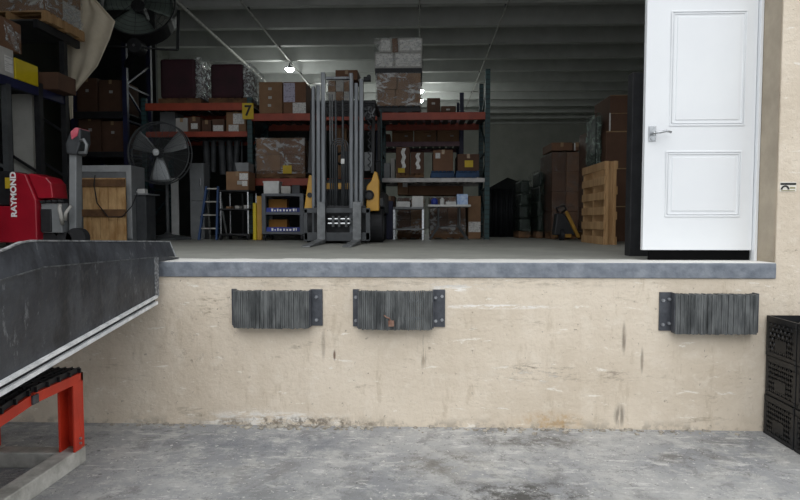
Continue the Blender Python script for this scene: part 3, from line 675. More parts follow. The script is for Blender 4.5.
# wrapped load in the middle bay
load((256, 305, 138), 5.5, 0.95, ZM, 'film wrapped brown load with a yellow label left of the forklift', 2, 2, [CARD[1], CARD[0]], FILM, None, WOODD, 11, [(0.56, 0.74, 0.12, 0.32, YELLOWL)])
carton((334, 347, 128), 6.1, 0.5, ZM, 'tall brown box seen between the mast rails under the upper beam', None, CARD[1], False)
# tower on the right bay
TWX = thing('wrapped_pallet_load', 'tall tower of film wrapped boxes on the top beam right of the mast', 'pallet load', (-0.3, 6.0, ZT))
Y = 5.45; x0 = W(375, 80, Y)[0]; x1 = W(422, 80, Y)[0]
pallet_mesh(x0 + 0.03, x1 - 0.03, Y, Y + 0.95, ZT, 0.11).build('pallet', BLACKP, TWX)
def tz(py): return W(400, py, Y)[1]
rows = [(106, 89, (377, 395, 421)), (89, 73, (377, 397, 421)), (68, 52, (374.5, 394, 422)), (52, 38, (379.5, 392, 398, 422.5))]
tz0 = ZT + 0.112
for (pb, pt, xs) in rows:
    zb = max(tz(pb), tz0)
    for k, (a, b) in enumerate(zip(xs[:-1], xs[1:])):
        mm = WHITECARD if pt in (52, 38) else CARD[1]
        if pt == 38 and k == 1: mm = CARD[0]
        c = MB().box(W(a, 80, Y)[0] + 0.005, W(b, 80, Y)[0] - 0.005, Y + 0.01, Y + 0.92, zb + 0.002, tz(pt) - 0.002).build('carton', mm, TWX, bevel=0.006)
        if mm is WHITECARD:
            MB().box(W(a, 80, Y)[0] + 0.03, W(b, 80, Y)[0] - 0.03, Y + 0.006, Y + 0.01, zb + 0.03, tz(pt) - 0.03).build('printed_panel', PAPER, c)
MB().box(x0, x1 + 0.0, Y, Y + 0.95, tz(73) + 0.0, tz(68) - 0.002).build('slip_sheet', BLACKP, TWX)
wrap(TWX, x0 + 0.02, x1 - 0.02, Y, Y + 0.93, tz0, tz(73), FILMT, 21); wrap(TWX, x0, x1, Y, Y + 0.93, tz(68), tz(38), FILM, 22)
g = 'boxes on the top beam by the right post'
carton((427, 440, 98), 5.6, 0.5, ZT, 'brown box right of the wrapped tower on the top beam', g, CARD[2], False, [(0.35, 0.6, 0.6, 0.72, WHITECARD)])
carton((441, 455.5, 106), 5.6, 0.5, ZT, 'low brown box on the top beam nearest the right post', g, CARD[2], False, [(0.35, 0.6, 0.45, 0.65, WHITECARD)])
# right bay, white beam level
g = 'boxes above the pale beam'
carton((384, 390, 163), 5.6, 0.3, ZM, 'small grey box at the left end above the pale beam', g, GREYBOX, False)
carton((390.8, 395, 158), 5.7, 0.3, ZM, 'small white box at the left end above the pale beam', g, WHITECARD, False)
def taped(p, label, zz, yl):
    b, (x0, x1, z0, z1) = carton(p, 5.52, 0.7, zz, label, g, CARD[2], False, [(0.15, 0.65, 0.03, 0.2, YELLOWL)] if yl else [])
    xm = x0 + (x1 - x0) * 0.55; R = random.Random(5)
    MB().grid(lambda u, v: (xm - 0.03 + 0.06*u + 0.012*math.sin(14*v), 5.516 - 0.004*R.random(), z0 + (z1-z0)*(0.2 + 0.75*v)), 2, 12).build('tape_strip', TAPEW, b, smooth=True, label='shiny white tape')
wp = tag(pallet_mesh(W(396, 170, 5.5)[0], W(424, 170, 5.5)[0], 5.5, 6.4, ZM, 0.08).build('wooden_pallet', WOODD), 'brown pallet under two taped boxes above the pale beam', 'pallet')
taped((396, 409.5, 147), 'taped brown box with a yellow label above the pale beam', ZM + 0.082, True)
taped((410.5, 424, 152), 'taped brown box without a label above the pale beam', ZM + 0.082, False)
g2 = 'blue pallets above the pale beam'
for l, r, lab in ((431, 455, 'blue pallet on the pale beam, left one of the pair'), (456, 480, 'blue pallet on the pale beam by the teal post')):
    tag(pallet_mesh(W(l, 170, 5.5)[0], W(r, 170, 5.5)[0] - 0.01, 5.5, 6.4, ZM, 0.12).build('blue_pallet', BLUEW), lab, 'pallet', g2)
carton((433, 453, 150), 5.55, 0.75, ZM + 0.122, 'brown box with a small white label on the left blue pallet', g, CARD[0], True, [(0.12, 0.36, 0.6, 0.86, PAPER)])
carton((457.5, 479, 154), 5.55, 0.75, ZM + 0.122, 'brown box with a yellow label on the blue pallet by the teal post', g, CARD[2], True, [(0.33, 0.72, 0.22, 0.62, YELLOWL)])
# boxes on the back rack
g = 'cartons on the dim second rack'
dxs = ((392, 413), (414, 436), (437, 458.8))
words = ('left', 'middle', 'right')
zr = ZB2; hh = W(400, 132.5, BY0 + 0.02)[1] - ZB2
for i, lv in enumerate(('lower', 'upper')):
    for (l, r), w in zip(dxs, words):
        carton((l, r, 0), BY0 + 0.02, 0.7, zr + i * (hh + 0.002), f'brown carton with white marks, {lv} {w} of six on the second rack', g, CARD[1], False, [(0.6, 0.75, 0.55, 0.7, WHITECARD)], zt=zr + (i + 1) * hh + i * 0.002)
carton((382.5, 390, 134), BY0 + 0.05, 0.5, zr, 'dark narrow carton at the left end of the second rack', g, CARD[2], False)

# ---- below the pale beam: wrapped loads, tables
load((397, 424.5, 198), 5.62, 0.75, DZ, 'film wrapped brown load on the floor behind the small grey table', 3, 2, [CARD[2], CARD[1]], FILM, None, WOODD, 31)
load((430, 466, 197), 5.75, 0.7, DZ, 'film wrapped brown load behind the folding table', 3, 2, [CARD[2], CARD[0]], FILM, None, WOODD, 32)
b, _ = carton((468.5, 481, 196), 5.72, 0.7, DZ, 'tall brown carton with a big white label beside the teal post', None, CARD[1], False, [(0.02, 0.98, 0.16, 0.40, PAPER)])
carton((384, 394.5, 196), 5.65, 0.6, DZ, 'dark brown carton on the floor between forklift and small table', None, CARD[2], True)
lb, _ = carton((405, 463, 186), 6.0, 0.4, W(410, 197, 6.0)[1] + 0.03, 'long flat brown carton lying on the wrapped loads under the pale beam', None, CARD[0], False)
carton((397.5, 408, 182), 5.85, 0.45, W(400, 197, 5.62)[1] + 0.05, 'tan box with a white label under the left half of the pale beam', None, CARD[1], False, [(0.5, 0.95, 0.6, 0.95, PAPER)])
def table(px0, px1, pyt, Y, depth, label, fold):
    x0 = W(px0, 200, Y)[0]; x1 = W(px1, 200, Y)[0]; z = W(px0, pyt, Y)[1]
    t = thing('folding_table', label, 'table', ((x0+x1)/2, Y + depth/2, DZ))
    MB().box(x0, x1, Y, Y + depth, z - 0.035, z).build('tabletop', WHITEPL if fold else GREYBOX, t, bevel=0.008)
    for y in (Y + 0.06, Y + depth - 0.06):
        for s, x in ((1, x0), (-1, x1)):
            m = MB()
            if fold: m.tube([(x + s*0.17, y, z - 0.035), (x + s*0.17, y, z - 0.35), (x + s*0.03, y, DZ)], 0.013)
            else: m.box(x, x + s*0.03, y - 0.015, y + 0.015, DZ, z - 0.035)
            m.build('leg', CHROME if not fold else GREYP, t)
    MB().bar((x0 + 0.1, Y + 0.06, z - 0.35), (x1 - 0.1, Y + 0.06, z - 0.35), 0.015, 0.015).build('cross_bar', GREYP, t)
    if not fold: MB().box(x0, x1, Y + 0.02, Y + depth - 0.02, DZ + 0.16, DZ + 0.18).build('lower_shelf', GREYBOX, t)
    return x0, x1, z
x0, x1, zt1 = table(393, 424, 207, 5.0, 0.5, 'small grey table with a lower shelf right of the forklift', False)
x0b, x1b, zt2 = table(428, 471, 204.5, 5.0, 0.55, 'white folding table with splayed legs in front of the rack', True)
def item(name, label, cat, m, px0, px1, pyt, Y, z0, d=0.15, group=None, rnd=False):
    a = W(px0, 195, Y)[0]; b = W(px1, 195, Y)[0]; z1 = W(px0, pyt, Y)[1]
    mb = MB()
    if rnd: r = (b - a)/2; mb.lathe([(r*0.85, 0), (r, 0.01), (r, (z1-z0)*0.75), (r*0.6, (z1-z0)*0.85), (r*0.6, z1-z0)], ((a+b)/2, Y + r, z0), 16)
    else: mb.box(a, b, Y, Y + d, z0, z1)
    return tag(mb.build(name, m, bevel=0.008 if not rnd else 0, smooth=rnd), label, cat, group), (a, b, z0, z1)
gi = 'things on the two tables'
tr, q = item('storage_tray', 'low white printed tray on the small grey table', 'tray', WHITEPL, 396, 410, 201.5, 5.05, zt1, 0.3, gi)
item('plastic_bag', 'crumpled white bag on the right half of the small grey table', 'bag', WHITEPL, 412, 423.5, 196, 5.1, zt1, 0.25, gi)
item('plastic_tub', 'blue tub at the left end of the white folding table', 'tub', BLUEP, 431, 438, 198, 5.1, zt2, 0.2, gi, True)
item('jar', 'small pale jar beside the blue tub', 'jar', WHITEPL, 440, 444.5, 197.5, 5.1, zt2, 0.2, gi, True)
bb, q = item('paper_stack', 'flat stack of white paper in the middle of the folding table', 'paper', WHITEPL, 446, 456, 201.5, 5.05, zt2, 0.25, gi)
bg_, q = item('plastic_bag', 'pale blue bag on the right end of the folding table', 'bag', mat('pale_blue_film', '#7fa3d6', '#c7d6ea', 14, 0.35), 457, 468, 194, 5.1, zt2, 0.3, gi)
tb = item('toolbox', 'dark blue box beside the small grey table right of the forklift', 'box', NAVY, 386, 393, 201, 5.35, DZ, 0.25)

# ---- utility cart, left of the forklift
def cart(px0, px1, tops, Y, depth, label, m, mleg, hw, deep):
    x0 = W(px0, 210, Y)[0]; x1 = W(px1, 210, Y)[0]; zs = [W(px0, t, Y)[1] for t in tops]
    t = thing('utility_cart', label, 'cart', ((x0+x1)/2, Y + depth/2, DZ))
    for z in zs:
        s = MB().box(x0, x1, Y, Y + depth, z - deep, z - deep + 0.015)
        s.box(x0, x1, Y, Y + 0.02, z - deep, z).box(x0, x1, Y + depth - 0.02, Y + depth, z - deep, z).box(x0, x0 + 0.02, Y, Y + depth, z - deep, z).box(x1 - 0.02, x1, Y, Y + depth, z - deep, z)
        s.build('shelf', m, t, bevel=0.004)
    zb = DZ + 0.1
    for x in (x0 + 0.02, x1 - 0.02):
        for y in (Y + 0.02, Y + depth - 0.02):
            MB().box(x - hw, x + hw, y - hw, y + hw, zb, zs[0]).build('post', mleg, t, bevel=0.003)
            c = MB().cyl((x - 0.016, y, DZ + 0.045), (x + 0.016, y, DZ + 0.045), 0.045, 16).build('caster', RUBBER_DK, t)
            MB().box(x - 0.022, x + 0.022, y - 0.015, y + 0.015, DZ + 0.04, zb).build('fork', GREYP, c)
    return t, x0, x1, zs
GCART = mat('grey_cart_plastic', '#63676d', '#54585e', 6, 0.55)
ct, cx0, cx1, cz = cart(262.5, 303, (193.5, 212, 231.5), 4.75, 0.5, 'grey plastic utility cart with three shelves of blue boxes', GCART, GCART, 0.03, 0.05)
gg = 'things on the grey cart'
zt = cz[0] - 0.034
def onc(name, label, cat, m, px0, px1, pyt, z0, y=4.78, d=0.2): return item(name, label, cat, m, px0, px1, pyt, y, z0, d, gg)
wb, (q0, q1, q2, q3) = onc('storage_bin', 'white bin on the left of the grey cart top', 'bin', WHITEPL, 263.5, 279, 181.5, zt)
MB().box(q0 - 0.008, q1 + 0.008, 4.772, 4.99, q3 - 0.02, q3 + 0.006).build('lid', WHITEPL, wb, bevel=0.004)
onc('storage_bin', 'low white dish beside the white bin on the grey cart top', 'bin', WHITECARD, 281, 290.5, 186, zt)
onc('cable_coil', 'dark bundle on the right of the grey cart top', 'bundle', DARKCYL, 292, 300, 185, zt)
for zz, nm in ((cz[1] - 0.034, 'middle'), (cz[2] - 0.034, 'bottom')):
    x0 = cx0 + 0.03; x1 = cx1 - 0.03
    b = tag(MB().box(x0, x1, 4.775, 4.95, zz, zz + 0.10).build('storage_box', BLUEP, bevel=0.004), f'blue box with white print on the {nm} shelf of the grey cart', 'box', gg)
    R = random.Random(len(nm)); m = MB(); x = x0 + 0.1
    while x < x1 - 0.06: w = R.uniform(0.012, 0.035); m.box(x, x + w, 4.773, 4.775, zz + 0.045, zz + 0.05 + R.uniform(0.02, 0.04)); x += w + R.uniform(0.008, 0.03)
    m.build('printing', WHITEINK, b)
    b = tag(MB().box(x0 + 0.01, x0 + 0.3, 4.97, 5.14, zz, zz + (0.24 if nm == 'middle' else 0.22)).build('cardboard_box', mat(f'amber_card_{nm}', '#9a6a22', '#8a5d1b', 4, 0.7), bevel=0.004), f'amber carton behind the blue box on the {nm} cart shelf', 'box', gg)
yb, _ = item('bollard', 'yellow steel guard post left of the grey cart', 'post', YELLOWP, 256.5, 261.5, 196, 4.95, DZ, 0.1)
yj, _ = item('wet_floor_sign', 'folded yellow plastic board leaning on the rack post', 'sign', YELLOWPL, 252.5, 256, 203, 4.95, DZ, 0.06)

# ---- left bay floor: black cart, box, ladder, cabinet, hanging rolls
kt, kx0, kx1, kz = cart(219, 249, (190, 208.5, 234), 4.9, 0.5, 'black rolling cart with pale posts left of the sign post', BLACKP, CHROME, 0.011, 0.03)
b, (q0, q1, q2, q3) = carton((226, 248.5, 171.5), 4.95, 0.38, kz[0] + 0.001, 'brown box with white papers on top of the black rolling cart', None, CARD[1], True, [(0.6, 0.98, 0.55, 0.9, PAPER), (0.5, 0.72, 0.3, 0.5, WHITECARD), (0.72, 0.95, 0.22, 0.5, PAPER)])
tag(MB().prism([(q0 + 0.17, q3 + 0.003), (q1, q3 + 0.003), (q1, q3 + 0.14), (q0 + 0.14, q3 + 0.14)], 4.96, 5.25, 'y').build('storage_bin', GREYBOX, bevel=0.004), 'grey bin standing on the brown box on the black cart', 'bin')
R = random.Random(4); 
for k, nm in enumerate(('left end', 'middle', 'right end')):
    x = kx0 + 0.1 + 0.14 * k
    tag(MB().box(x, x + 0.07, 4.94, 5.1, kz[1] - 0.014, kz[1] + 0.035 + 0.01 * k).build('small_box', WHITECARD if k else CARD[1], bevel=0.004), f'small pale box on the {nm} of the black cart middle shelf', 'box', 'small boxes on the black cart')
# step ladder
lx0 = W(199, 220, 4.9)[0]; lx1 = W(217, 220, 4.9)[0]; lzt = W(205, 186, 4.9)[1]
ld = thing('step_ladder', 'blue step ladder with pale treads beside the black cart', 'ladder', ((lx0+lx1)/2, 5.1, DZ))
for x, s in ((lx0, 1), (lx1, -1)):
    MB().bar((x, 4.88, DZ), (x + s*0.05, 5.12, lzt), 0.03, 0.05, (0, 1, 0)).build('side_rail', mat('blue_ladder_paint', '#2a4a78', '#22406a', 5, 0.5), ld)
    MB().bar((x, 5.40, DZ), (x + s*0.05, 5.14, lzt), 0.025, 0.03, (0, 1, 0)).build('rear_leg', CHROME, ld)
for k in range(4):
    f = (k + 0.6) / 4.2; z = DZ + (lzt - DZ) * (k + 1) / 4.0 - 0.02; y = 4.88 + 0.24 * (z - DZ) / (lzt - DZ); s = 0.05 * (z - DZ) / (lzt - DZ)
    MB().box(lx0 + s, lx1 - s, y - 0.02, y + 0.09, z - 0.02, z).build('tread', GALVD, ld, bevel=0.003)
# grey cabinet
cx0_ = W(190, 200, 5.5)[0]; cx1_ = W(204, 200, 5.5)[0]; czt = W(195, 163, 5.5)[1]
gc = tag(MB().box(cx0_, cx1_, 5.5, 5.78, DZ, czt).build('metal_locker', GREYBOX, bevel=0.006), 'narrow grey metal locker behind the step ladder', 'cabinet')
zm = W(195, 201, 5.5)[1]
for a, b_z in ((DZ + 0.04, zm - 0.01), (zm + 0.01, czt - 0.02)):
    d = MB().box(cx0_ + 0.012, cx1_ - 0.012, 5.488, 5.5, a, b_z).build('door', GREYBOX, gc, bevel=0.003)
    MB().box(cx1_ - 0.06, cx1_ - 0.04, 5.468, 5.488, (a + b_z)/2 - 0.06, (a + b_z)/2 + 0.06).build('handle', CHROME, d, bevel=0.003)
# rolls hanging/leaning under the left shelf
hr = thing('clothes_rail', 'black steel rail holding dark vinyl rolls under the left shelf', 'rail', (-3.3, 6.0, DZ))
rx0 = W(203, 150, 6.0)[0]; rx1 = W(243, 150, 6.0)[0]; rz = W(200, 141, 6.0)[1]
MB().cyl((rx0, 6.0, rz), (rx1, 6.0, rz), 0.016).build('rail', GREYP, hr)
for x in (rx0 + 0.02, rx1 - 0.02): MB().cyl((x, 6.0, DZ), (x, 6.0, rz), 0.016).build('leg', GREYP, hr); MB().box(x - 0.03, x + 0.03, 5.8, 6.2, DZ, DZ + 0.03).build('foot', GREYP, hr)
R = random.Random(12)
ords = ['first', 'second', 'third', 'fourth', 'fifth', 'sixth', 'seventh']
for k in range(5):
    x = rx0 + 0.08 + (rx1 - rx0 - 0.16) * k / 4; L = R.uniform(0.5, 0.85); r = R.uniform(0.045, 0.06); tl = R.uniform(-0.06, 0.06)
    t = MB().cyl((x, 5.93, rz - 0.02), (x + tl, 5.93, rz - L), r, 14).tube([(x, 6.0, rz + 0.018), (x, 5.95, rz + 0.022), (x, 5.93, rz - 0.02)], 0.006, 6).build('vinyl_roll', DARKCYL, smooth=False)
    tag(t, f'dark grey roll hanging from the black rail, {ords[k]} from the left', 'roll', 'dark rolls on the black rail')

# ------------------------------------------------------------------ pedestal fan
FY = 4.8; fx, fz = W(158.5, 153, FY); fr = abs(W(189, 153, FY)[0] - fx)
pf = thing('pedestal_fan', 'large round pedestal fan with shiny hub left of the orange rack', 'fan', (fx, FY + 0.1, DZ))
m = MB()
for k in range(25): m.ring((fx, FY - 0.02 - 0.07 * math.sqrt(max(0, 1 - (k / 24.5) ** 2)), fz), 0.06 + (fr - 0.06) * k / 24, 0.0025, n=40, k=5)
for k in range(20):
    t = 2*PI*k/20; m.tube([(fx + r_*fr*math.cos(t), FY - 0.02 - 0.07*math.sqrt(max(0, 1 - r_**2)), fz + r_*fr*math.sin(t)) for r_ in (0.12, 0.4, 0.7, 0.9, 1.0)], 0.0025, 5)
m.ring((fx, FY, fz), fr, 0.01, n=40); m.ring((fx, FY + 0.12, fz), fr, 0.01, n=40)
for k in range(20): t = 2*PI*k/20; m.tube([(fx + fr*math.cos(t), FY - 0.02, fz + fr*math.sin(t)), (fx + fr*math.cos(t), FY + 0.12, fz + fr*math.sin(t)), (fx + 0.1*math.cos(t), FY + 0.22, fz + 0.1*math.sin(t))], 0.0025, 5)
m.build('guard_cage', GREYP, pf)
for k in range(3):
    t0 = PI/2 + PI + 2*PI*k/3
    def bl(u, v, t0=t0):
        r = 0.07 + (fr - 0.10)*v; a = t0 + (u - 0.5) * (0.95 - 0.25*v); return (fx + r*math.cos(a), FY + 0.05 + 0.07*(u - 0.5), fz + r*math.sin(a))
    MB().grid(bl, 8, 8).build('blade', FANMET, pf, smooth=True, solid=0.004)
MB().cyl((fx, FY + 0.03, fz), (fx, FY + 0.12, fz), 0.075, 20).build('hub', BLACKP, pf)
MB().lathe([(0.055, 0), (0.05, 0.012), (0.0, 0.02)], (fx, FY - 0.092, fz), 20, Matrix.Rotation(PI/2, 4, 'X')).build('center_cap', mat('white_cap', '#e3e5e6', '#cfd1d2', 8, 0.3), pf, smooth=True)
MB().cyl((fx, FY + 0.12, fz), (fx, FY + 0.36, fz), 0.085, 20).build('motor', BLACKP, pf, bevel=0.01)
MB().cyl((fx, FY + 0.28, DZ + 0.02), (fx, FY + 0.28, fz - 0.05), 0.028, 12).build('pole', GREYP, pf)
MB().lathe([(0.36, 0), (0.36, 0.02), (0.3, 0.045), (0.06, 0.09), (0.04, 0.12)], (fx, FY + 0.28, DZ), 28).build('base', GREYP, pf, smooth=True)

# ------------------------------------------------------------------ grey machine, wooden panel, side box
gx0, gzt = W(75, 165.5, 4.0); gx1 = W(132, 200, 4.0)[0]
gm = tag(MB().box(gx0, gx1, 4.0, 4.4, DZ, gzt).build('machine_cabinet', GREYBOX, bevel=0.008), 'grey cabinet behind the knotty wooden panel', 'cabinet')
fr_ = MB(); fr_.box(gx0, gx1, 3.985, 4.0, gzt - 0.09, gzt).box(gx1 - 0.07, gx1, 3.985, 4.0, DZ + 0.05, gzt - 0.09); fr_.build('front_frame', mat('pale_grey_frame', '#b3b6b8', '#a0a3a5', 6, 0.5), gm, bevel=0.003)
wx0, wzt = W(82, 178, 3.8); wx1 = W(125.5, 200, 3.8)[0]
wpn = thing('wooden_crate_panel', 'knotty wooden crate panel with dark battens in front of the grey cabinet', 'panel', ((wx0+wx1)/2, 3.8, DZ))
n = 5
for k in range(n): MB().box(wx0 + (wx1-wx0)*k/n + 0.002, wx0 + (wx1-wx0)*(k+1)/n - 0.002, 3.8, 3.825, DZ, wzt).build('plank', PANELW, wpn, bevel=0.003)
for py in (183, 213): z = W(100, py, 3.8)[1]; MB().box(wx0, wx1, 3.772, 3.8, z - 0.05, z + 0.05).build('batten', WOODD, wpn, bevel=0.003)
c = [(W(px, py, 3.74)[0], 3.74, W(px, py, 3.74)[1]) for px, py in ((95, 175), (94, 185), (97, 203), (108, 217), (122, 217), (132, 206), (137, 194))]
tag(MB().tube(c, 0.008, 8).build('cable', RUBBER_DK, smooth=True), 'black cable looping in front of the wooden crate panel', 'cable')
ax0 = W(136, 200, 4.1)[0]; ax1 = W(146, 200, 4.1)[0]; azt = W(140, 195, 4.1)[1]
sb = tag(MB().box(ax0, ax1, 4.1, 4.4, DZ, azt).build('side_box', DARKCYL, bevel=0.006), 'dark grey box between the wooden panel and the fan', 'box')
MB().box(ax0 - 0.01, ax1 + 0.06, 4.06, 4.42, azt, azt + 0.02).build('lid', GREYBOX, sb)
o = tag(MB().box(ax0 + 0.02, ax0 + 0.13, 4.1, 4.2, azt + 0.02, azt + 0.09).cyl((ax0 - 0.1, 4.14, azt + 0.05), (ax0 + 0.03, 4.14, azt + 0.05), 0.012).build('hand_tool', WHITEPL, bevel=0.01), 'small white tool lying on the dark grey box by the fan', 'tool')
bd = tag(MB().box(W(171, 190, 5.6)[0], W(178, 190, 5.6)[0], 5.6, 5.63, DZ, W(175, 178, 5.6)[1]).build('white_board', WHITEPL), 'narrow white board standing behind the pedestal fan', 'board')

# ------------------------------------------------------------------ red pallet truck
TY = 2.05
def TX(px): return W(px, 200, TY)[0]
def TZ(py): return W(30, py, TY)[1]
tk = thing('pallet_truck', 'red electric pallet truck with white lettering and upright tiller at the left edge', 'pallet truck', (TX(25), TY + 0.35, DZ))
MB().prism([(TX(-16), DZ + 0.06), (TX(36), DZ + 0.06), (TX(36), TZ(200)), (TX(26), TZ(174)), (TX(11), TZ(171.5)), (TX(9), TZ(206)), (TX(-16), TZ(206))], TY, TY + 0.36, 'y').build('body', RAYRED, tk, bevel=0.012)
MB().prism([(TX(26.5), TZ(173.5)), (TX(30), TZ(173)), (TX(45), TZ(177)), (TX(50), TZ(183)), (TX(51.5), TZ(198)), (TX(36.5), TZ(198.5))], TY + 0.03, TY + 0.30, 'y').build('battery_cover', RAYRED, tk, bevel=0.012)
MB().prism([(TX(-14), TZ(205)), (TX(8), TZ(205)), (TX(8), TZ(174)), (TX(3), TZ(170)), (TX(-14), TZ(170))], TY + 0.1, TY + 0.4, 'y').build('battery', BLACKP, tk, bevel=0.01)
MB().box(TX(37), TX(58), TY + 0.06, TY + 0.28, TZ(233), TZ(203)).build('drive_housing', GREYBOX, tk, bevel=0.012)
MB().box(TX(37.5), TX(48), TY + 0.04, TY + 0.06, TZ(232), TZ(209)).build('access_cover', BLACKP, tk, bevel=0.006)
m = MB()
for k in range(4): m.cyl((TX(38 + 6*k), TY + 0.05, TZ(202 - 0.4*k)), (TX(42.5 + 6*k), TY + 0.05, TZ(201.5)), 0.018, 10)
m.build('terminal_row', BLACKP, tk)
m = MB(); m.tube([(TX(57), TY + 0.05, TZ(205)), (TX(60), TY - 0.01, TZ(209)), (TX(62), TY - 0.02, TZ(217)), (TX(59), TY + 0.05, TZ(224))], 0.02).tube([(TX(68), TY + 0.05, TZ(206)), (TX(66), TY - 0.01, TZ(213)), (TX(63), TY + 0.03, TZ(220))], 0.018)
m.build('hose', WHITECARD, tk, smooth=True)
MB().prism([(TX(61), TZ(232)), (TX(68.5), TZ(232)), (TX(71), TZ(150)), (TX(63.5), TZ(150))], TY + 0.12, TY + 0.24, 'y').build('tiller_arm', GREYBOX, tk, bevel=0.012)
hd = MB().prism([(TX(63), TZ(153)), (TX(73), TZ(154)), (TX(78), TZ(141)), (TX(78), TZ(128)), (TX(73), TZ(126)), (TX(66), TZ(133)), (TX(62), TZ(143))], TY + 0.08, TY + 0.28, 'y').build('control_head', CHARC, tk, bevel=0.015)
MB().prism([(TX(69), TZ(139)), (TX(75), TZ(135)), (TX(77), TZ(127)), (TX(73), TZ(126.5)), (TX(68), TZ(131))], TY + 0.07, TY + 0.285, 'y').build('reverse_button', mat('pinkish_red_button', '#c0304a', '#d98a96', 5, 0.4), hd, bevel=0.008, label='red and pink reverse button')
m = MB().tube([(TX(76), TY + 0.1, TZ(140)), (TX(82), TY + 0.06, TZ(139)), (TX(85), TY + 0.06, TZ(144)), (TX(83), TY + 0.08, TZ(152)), (TX(75), TY + 0.1, TZ(152))], 0.018); m.build('handle_loop', GREYBOX, hd, smooth=True)
for x in (42, 57): MB().cyl((TX(x), TY + 0.1, DZ + 0.09), (TX(x), TY + 0.2, DZ + 0.09), 0.09, 20).build('wheel', RUBBER_DK, tk)
MB().cyl((TX(69), TY + 0.1, DZ + 0.11), (TX(69), TY + 0.2, DZ + 0.11), 0.11, 24).build('drive_wheel', RUBBER_DK, tk)
for y in (TY + 0.02, TY + 0.30): MB().box(TX(-16) - 1.0, TX(-14), y, y + 0.15, DZ + 0.05, DZ + 0.10).build('fork', CHARC, tk, bevel=0.005)
writing('RAYMOND', 'lettering', WHITEINK, tk, Matrix.Translation((TX(14.0), TY - 0.002, TZ(194.5))) @ FACE_CAM @ Matrix.Rotation(PI/2, 4, 'Z'), 0.088, 0.0015, 1.12, 0.0035)
m = MB().box(TX(1), TX(7), TY + 0.07, TY + 0.1, TZ(188), TZ(177)); m.build('data_plate', YELLOWL, tk, label='dull yellow plate')

# ------------------------------------------------------------------ forklift
KY = 3.45
def KX(px, y=KY): return W(px, 160, y)[0]
def KZ(py, y=KY): return W(340, py, y)[1]
fk = thing('forklift', 'yellow forklift facing the dock with its forks on the floor', 'forklift', (KX(338), KY + 0.9, DZ))
for (l, r, tp, yy) in ((311.6, 314.9, 86, 3.60), (316.4, 320.2, 85, 3.56), (321.3, 325.2, 72, 3.52), (349.3, 353.0, 73, 3.52), (354.2, 357.9, 83, 3.56), (359.1, 363.2, 79, 3.60)):
    x0, x1 = KX(l, yy), KX(r, yy); zt = W(340, tp, yy)[1]
    c = MB().box(x0, x1, yy, yy + 0.016, DZ + 0.08, zt).box(x0, x0 + 0.012, yy, yy + 0.10, DZ + 0.08, zt).box(x1 - 0.012, x1, yy, yy + 0.10, DZ + 0.08, zt)
    c.build('mast_rail', MAST, fk, bevel=0.003)
MB().box(KX(325), KX(350), 3.54, 3.60, KZ(79, 3.54), KZ(76.5, 3.54)).build('mast_crossbar', MAST, fk, bevel=0.004)
MB().box(KX(322), KX(353), 3.64, 3.70, KZ(189, 3.64), KZ(183, 3.64)).build('mast_crossbar', YELLOWP, fk, bevel=0.004, label='yellow crossbar')
for px in (336, 343): MB().cyl((KX(px, 3.63), 3.63, DZ + 0.12), (KX(px, 3.63), 3.63, KZ(147, 3.63)), 0.026, 14).cyl((KX(px, 3.63), 3.63, KZ(147, 3.63)), (KX(px, 3.63), 3.63, KZ(100, 3.63)), 0.016, 12).build('lift_cylinder', CHARC, fk, smooth=False)
m = MB()
for d in (0, 2.2, 4.2, 6.2):
    pts = []
    for k in range(13):
        a = PI * k / 12; pts.append((KX(339.5 - (9 - d) * math.cos(a), 3.58), 3.56, KZ(147 - (9 - d) * 0.9 * math.sin(a), 3.58)))
    m.tube([(pts[0][0], 3.56, KZ(205, 3.58))] + pts + [(pts[-1][0], 3.56, KZ(205, 3.58))], 0.0085, 6)
m.build('hose', DARKCYL, fk, smooth=True)
for px in (328, 330.3): 
    MB().box(KX(px), KX(px + 1.3), 3.58, 3.60, KZ(215), KZ(92)).build('lift_chain', GREYP, fk)
MB().box(KX(340), KX(343.5), 3.54, 3.57, KZ(163), KZ(158)).build('lamp', WHITEPL, fk, label='small white lamp')
# carriage
cy = 3.40
for (a, b) in ((213, 208), (241, 232.5)): MB().box(KX(303.5, cy), KX(369.5, cy), cy, cy + 0.06, KZ(a, cy), KZ(b, cy)).build('carriage_bar', CHARC, fk, bevel=0.005)
for (a, b) in ((303, 307), (365.5, 370)): MB().box(KX(a, cy), KX(b, cy), cy, cy + 0.05, KZ(240, cy), KZ(209, cy)).build('carriage_post', CHARC, fk, bevel=0.004)
MB().box(KX(312), KX(365), 3.56, 3.60, KZ(238, 3.56), KZ(206, 3.56)).build('carriage_plate', BLACKP, fk)
m = MB()
for py in (219, 223.5): m.cyl((KX(328), cy + 0.03, KZ(py)), (KX(351), cy + 0.03, KZ(py)), 0.018, 12)
m.build('side_shift_cylinder', CHROME, fk); m = MB()
for px in (332, 338, 345): m.box(KX(px), KX(px + 2.5), cy, cy + 0.05, KZ(227), KZ(216))
m.tube([(KX(349), cy, KZ(217)), (KX(352), cy - 0.01, KZ(219)), (KX(351.5), cy - 0.01, KZ(223)), (KX(348), cy, KZ(225))], 0.01)
m.build('valve_block', GREYP, fk, bevel=0.004)
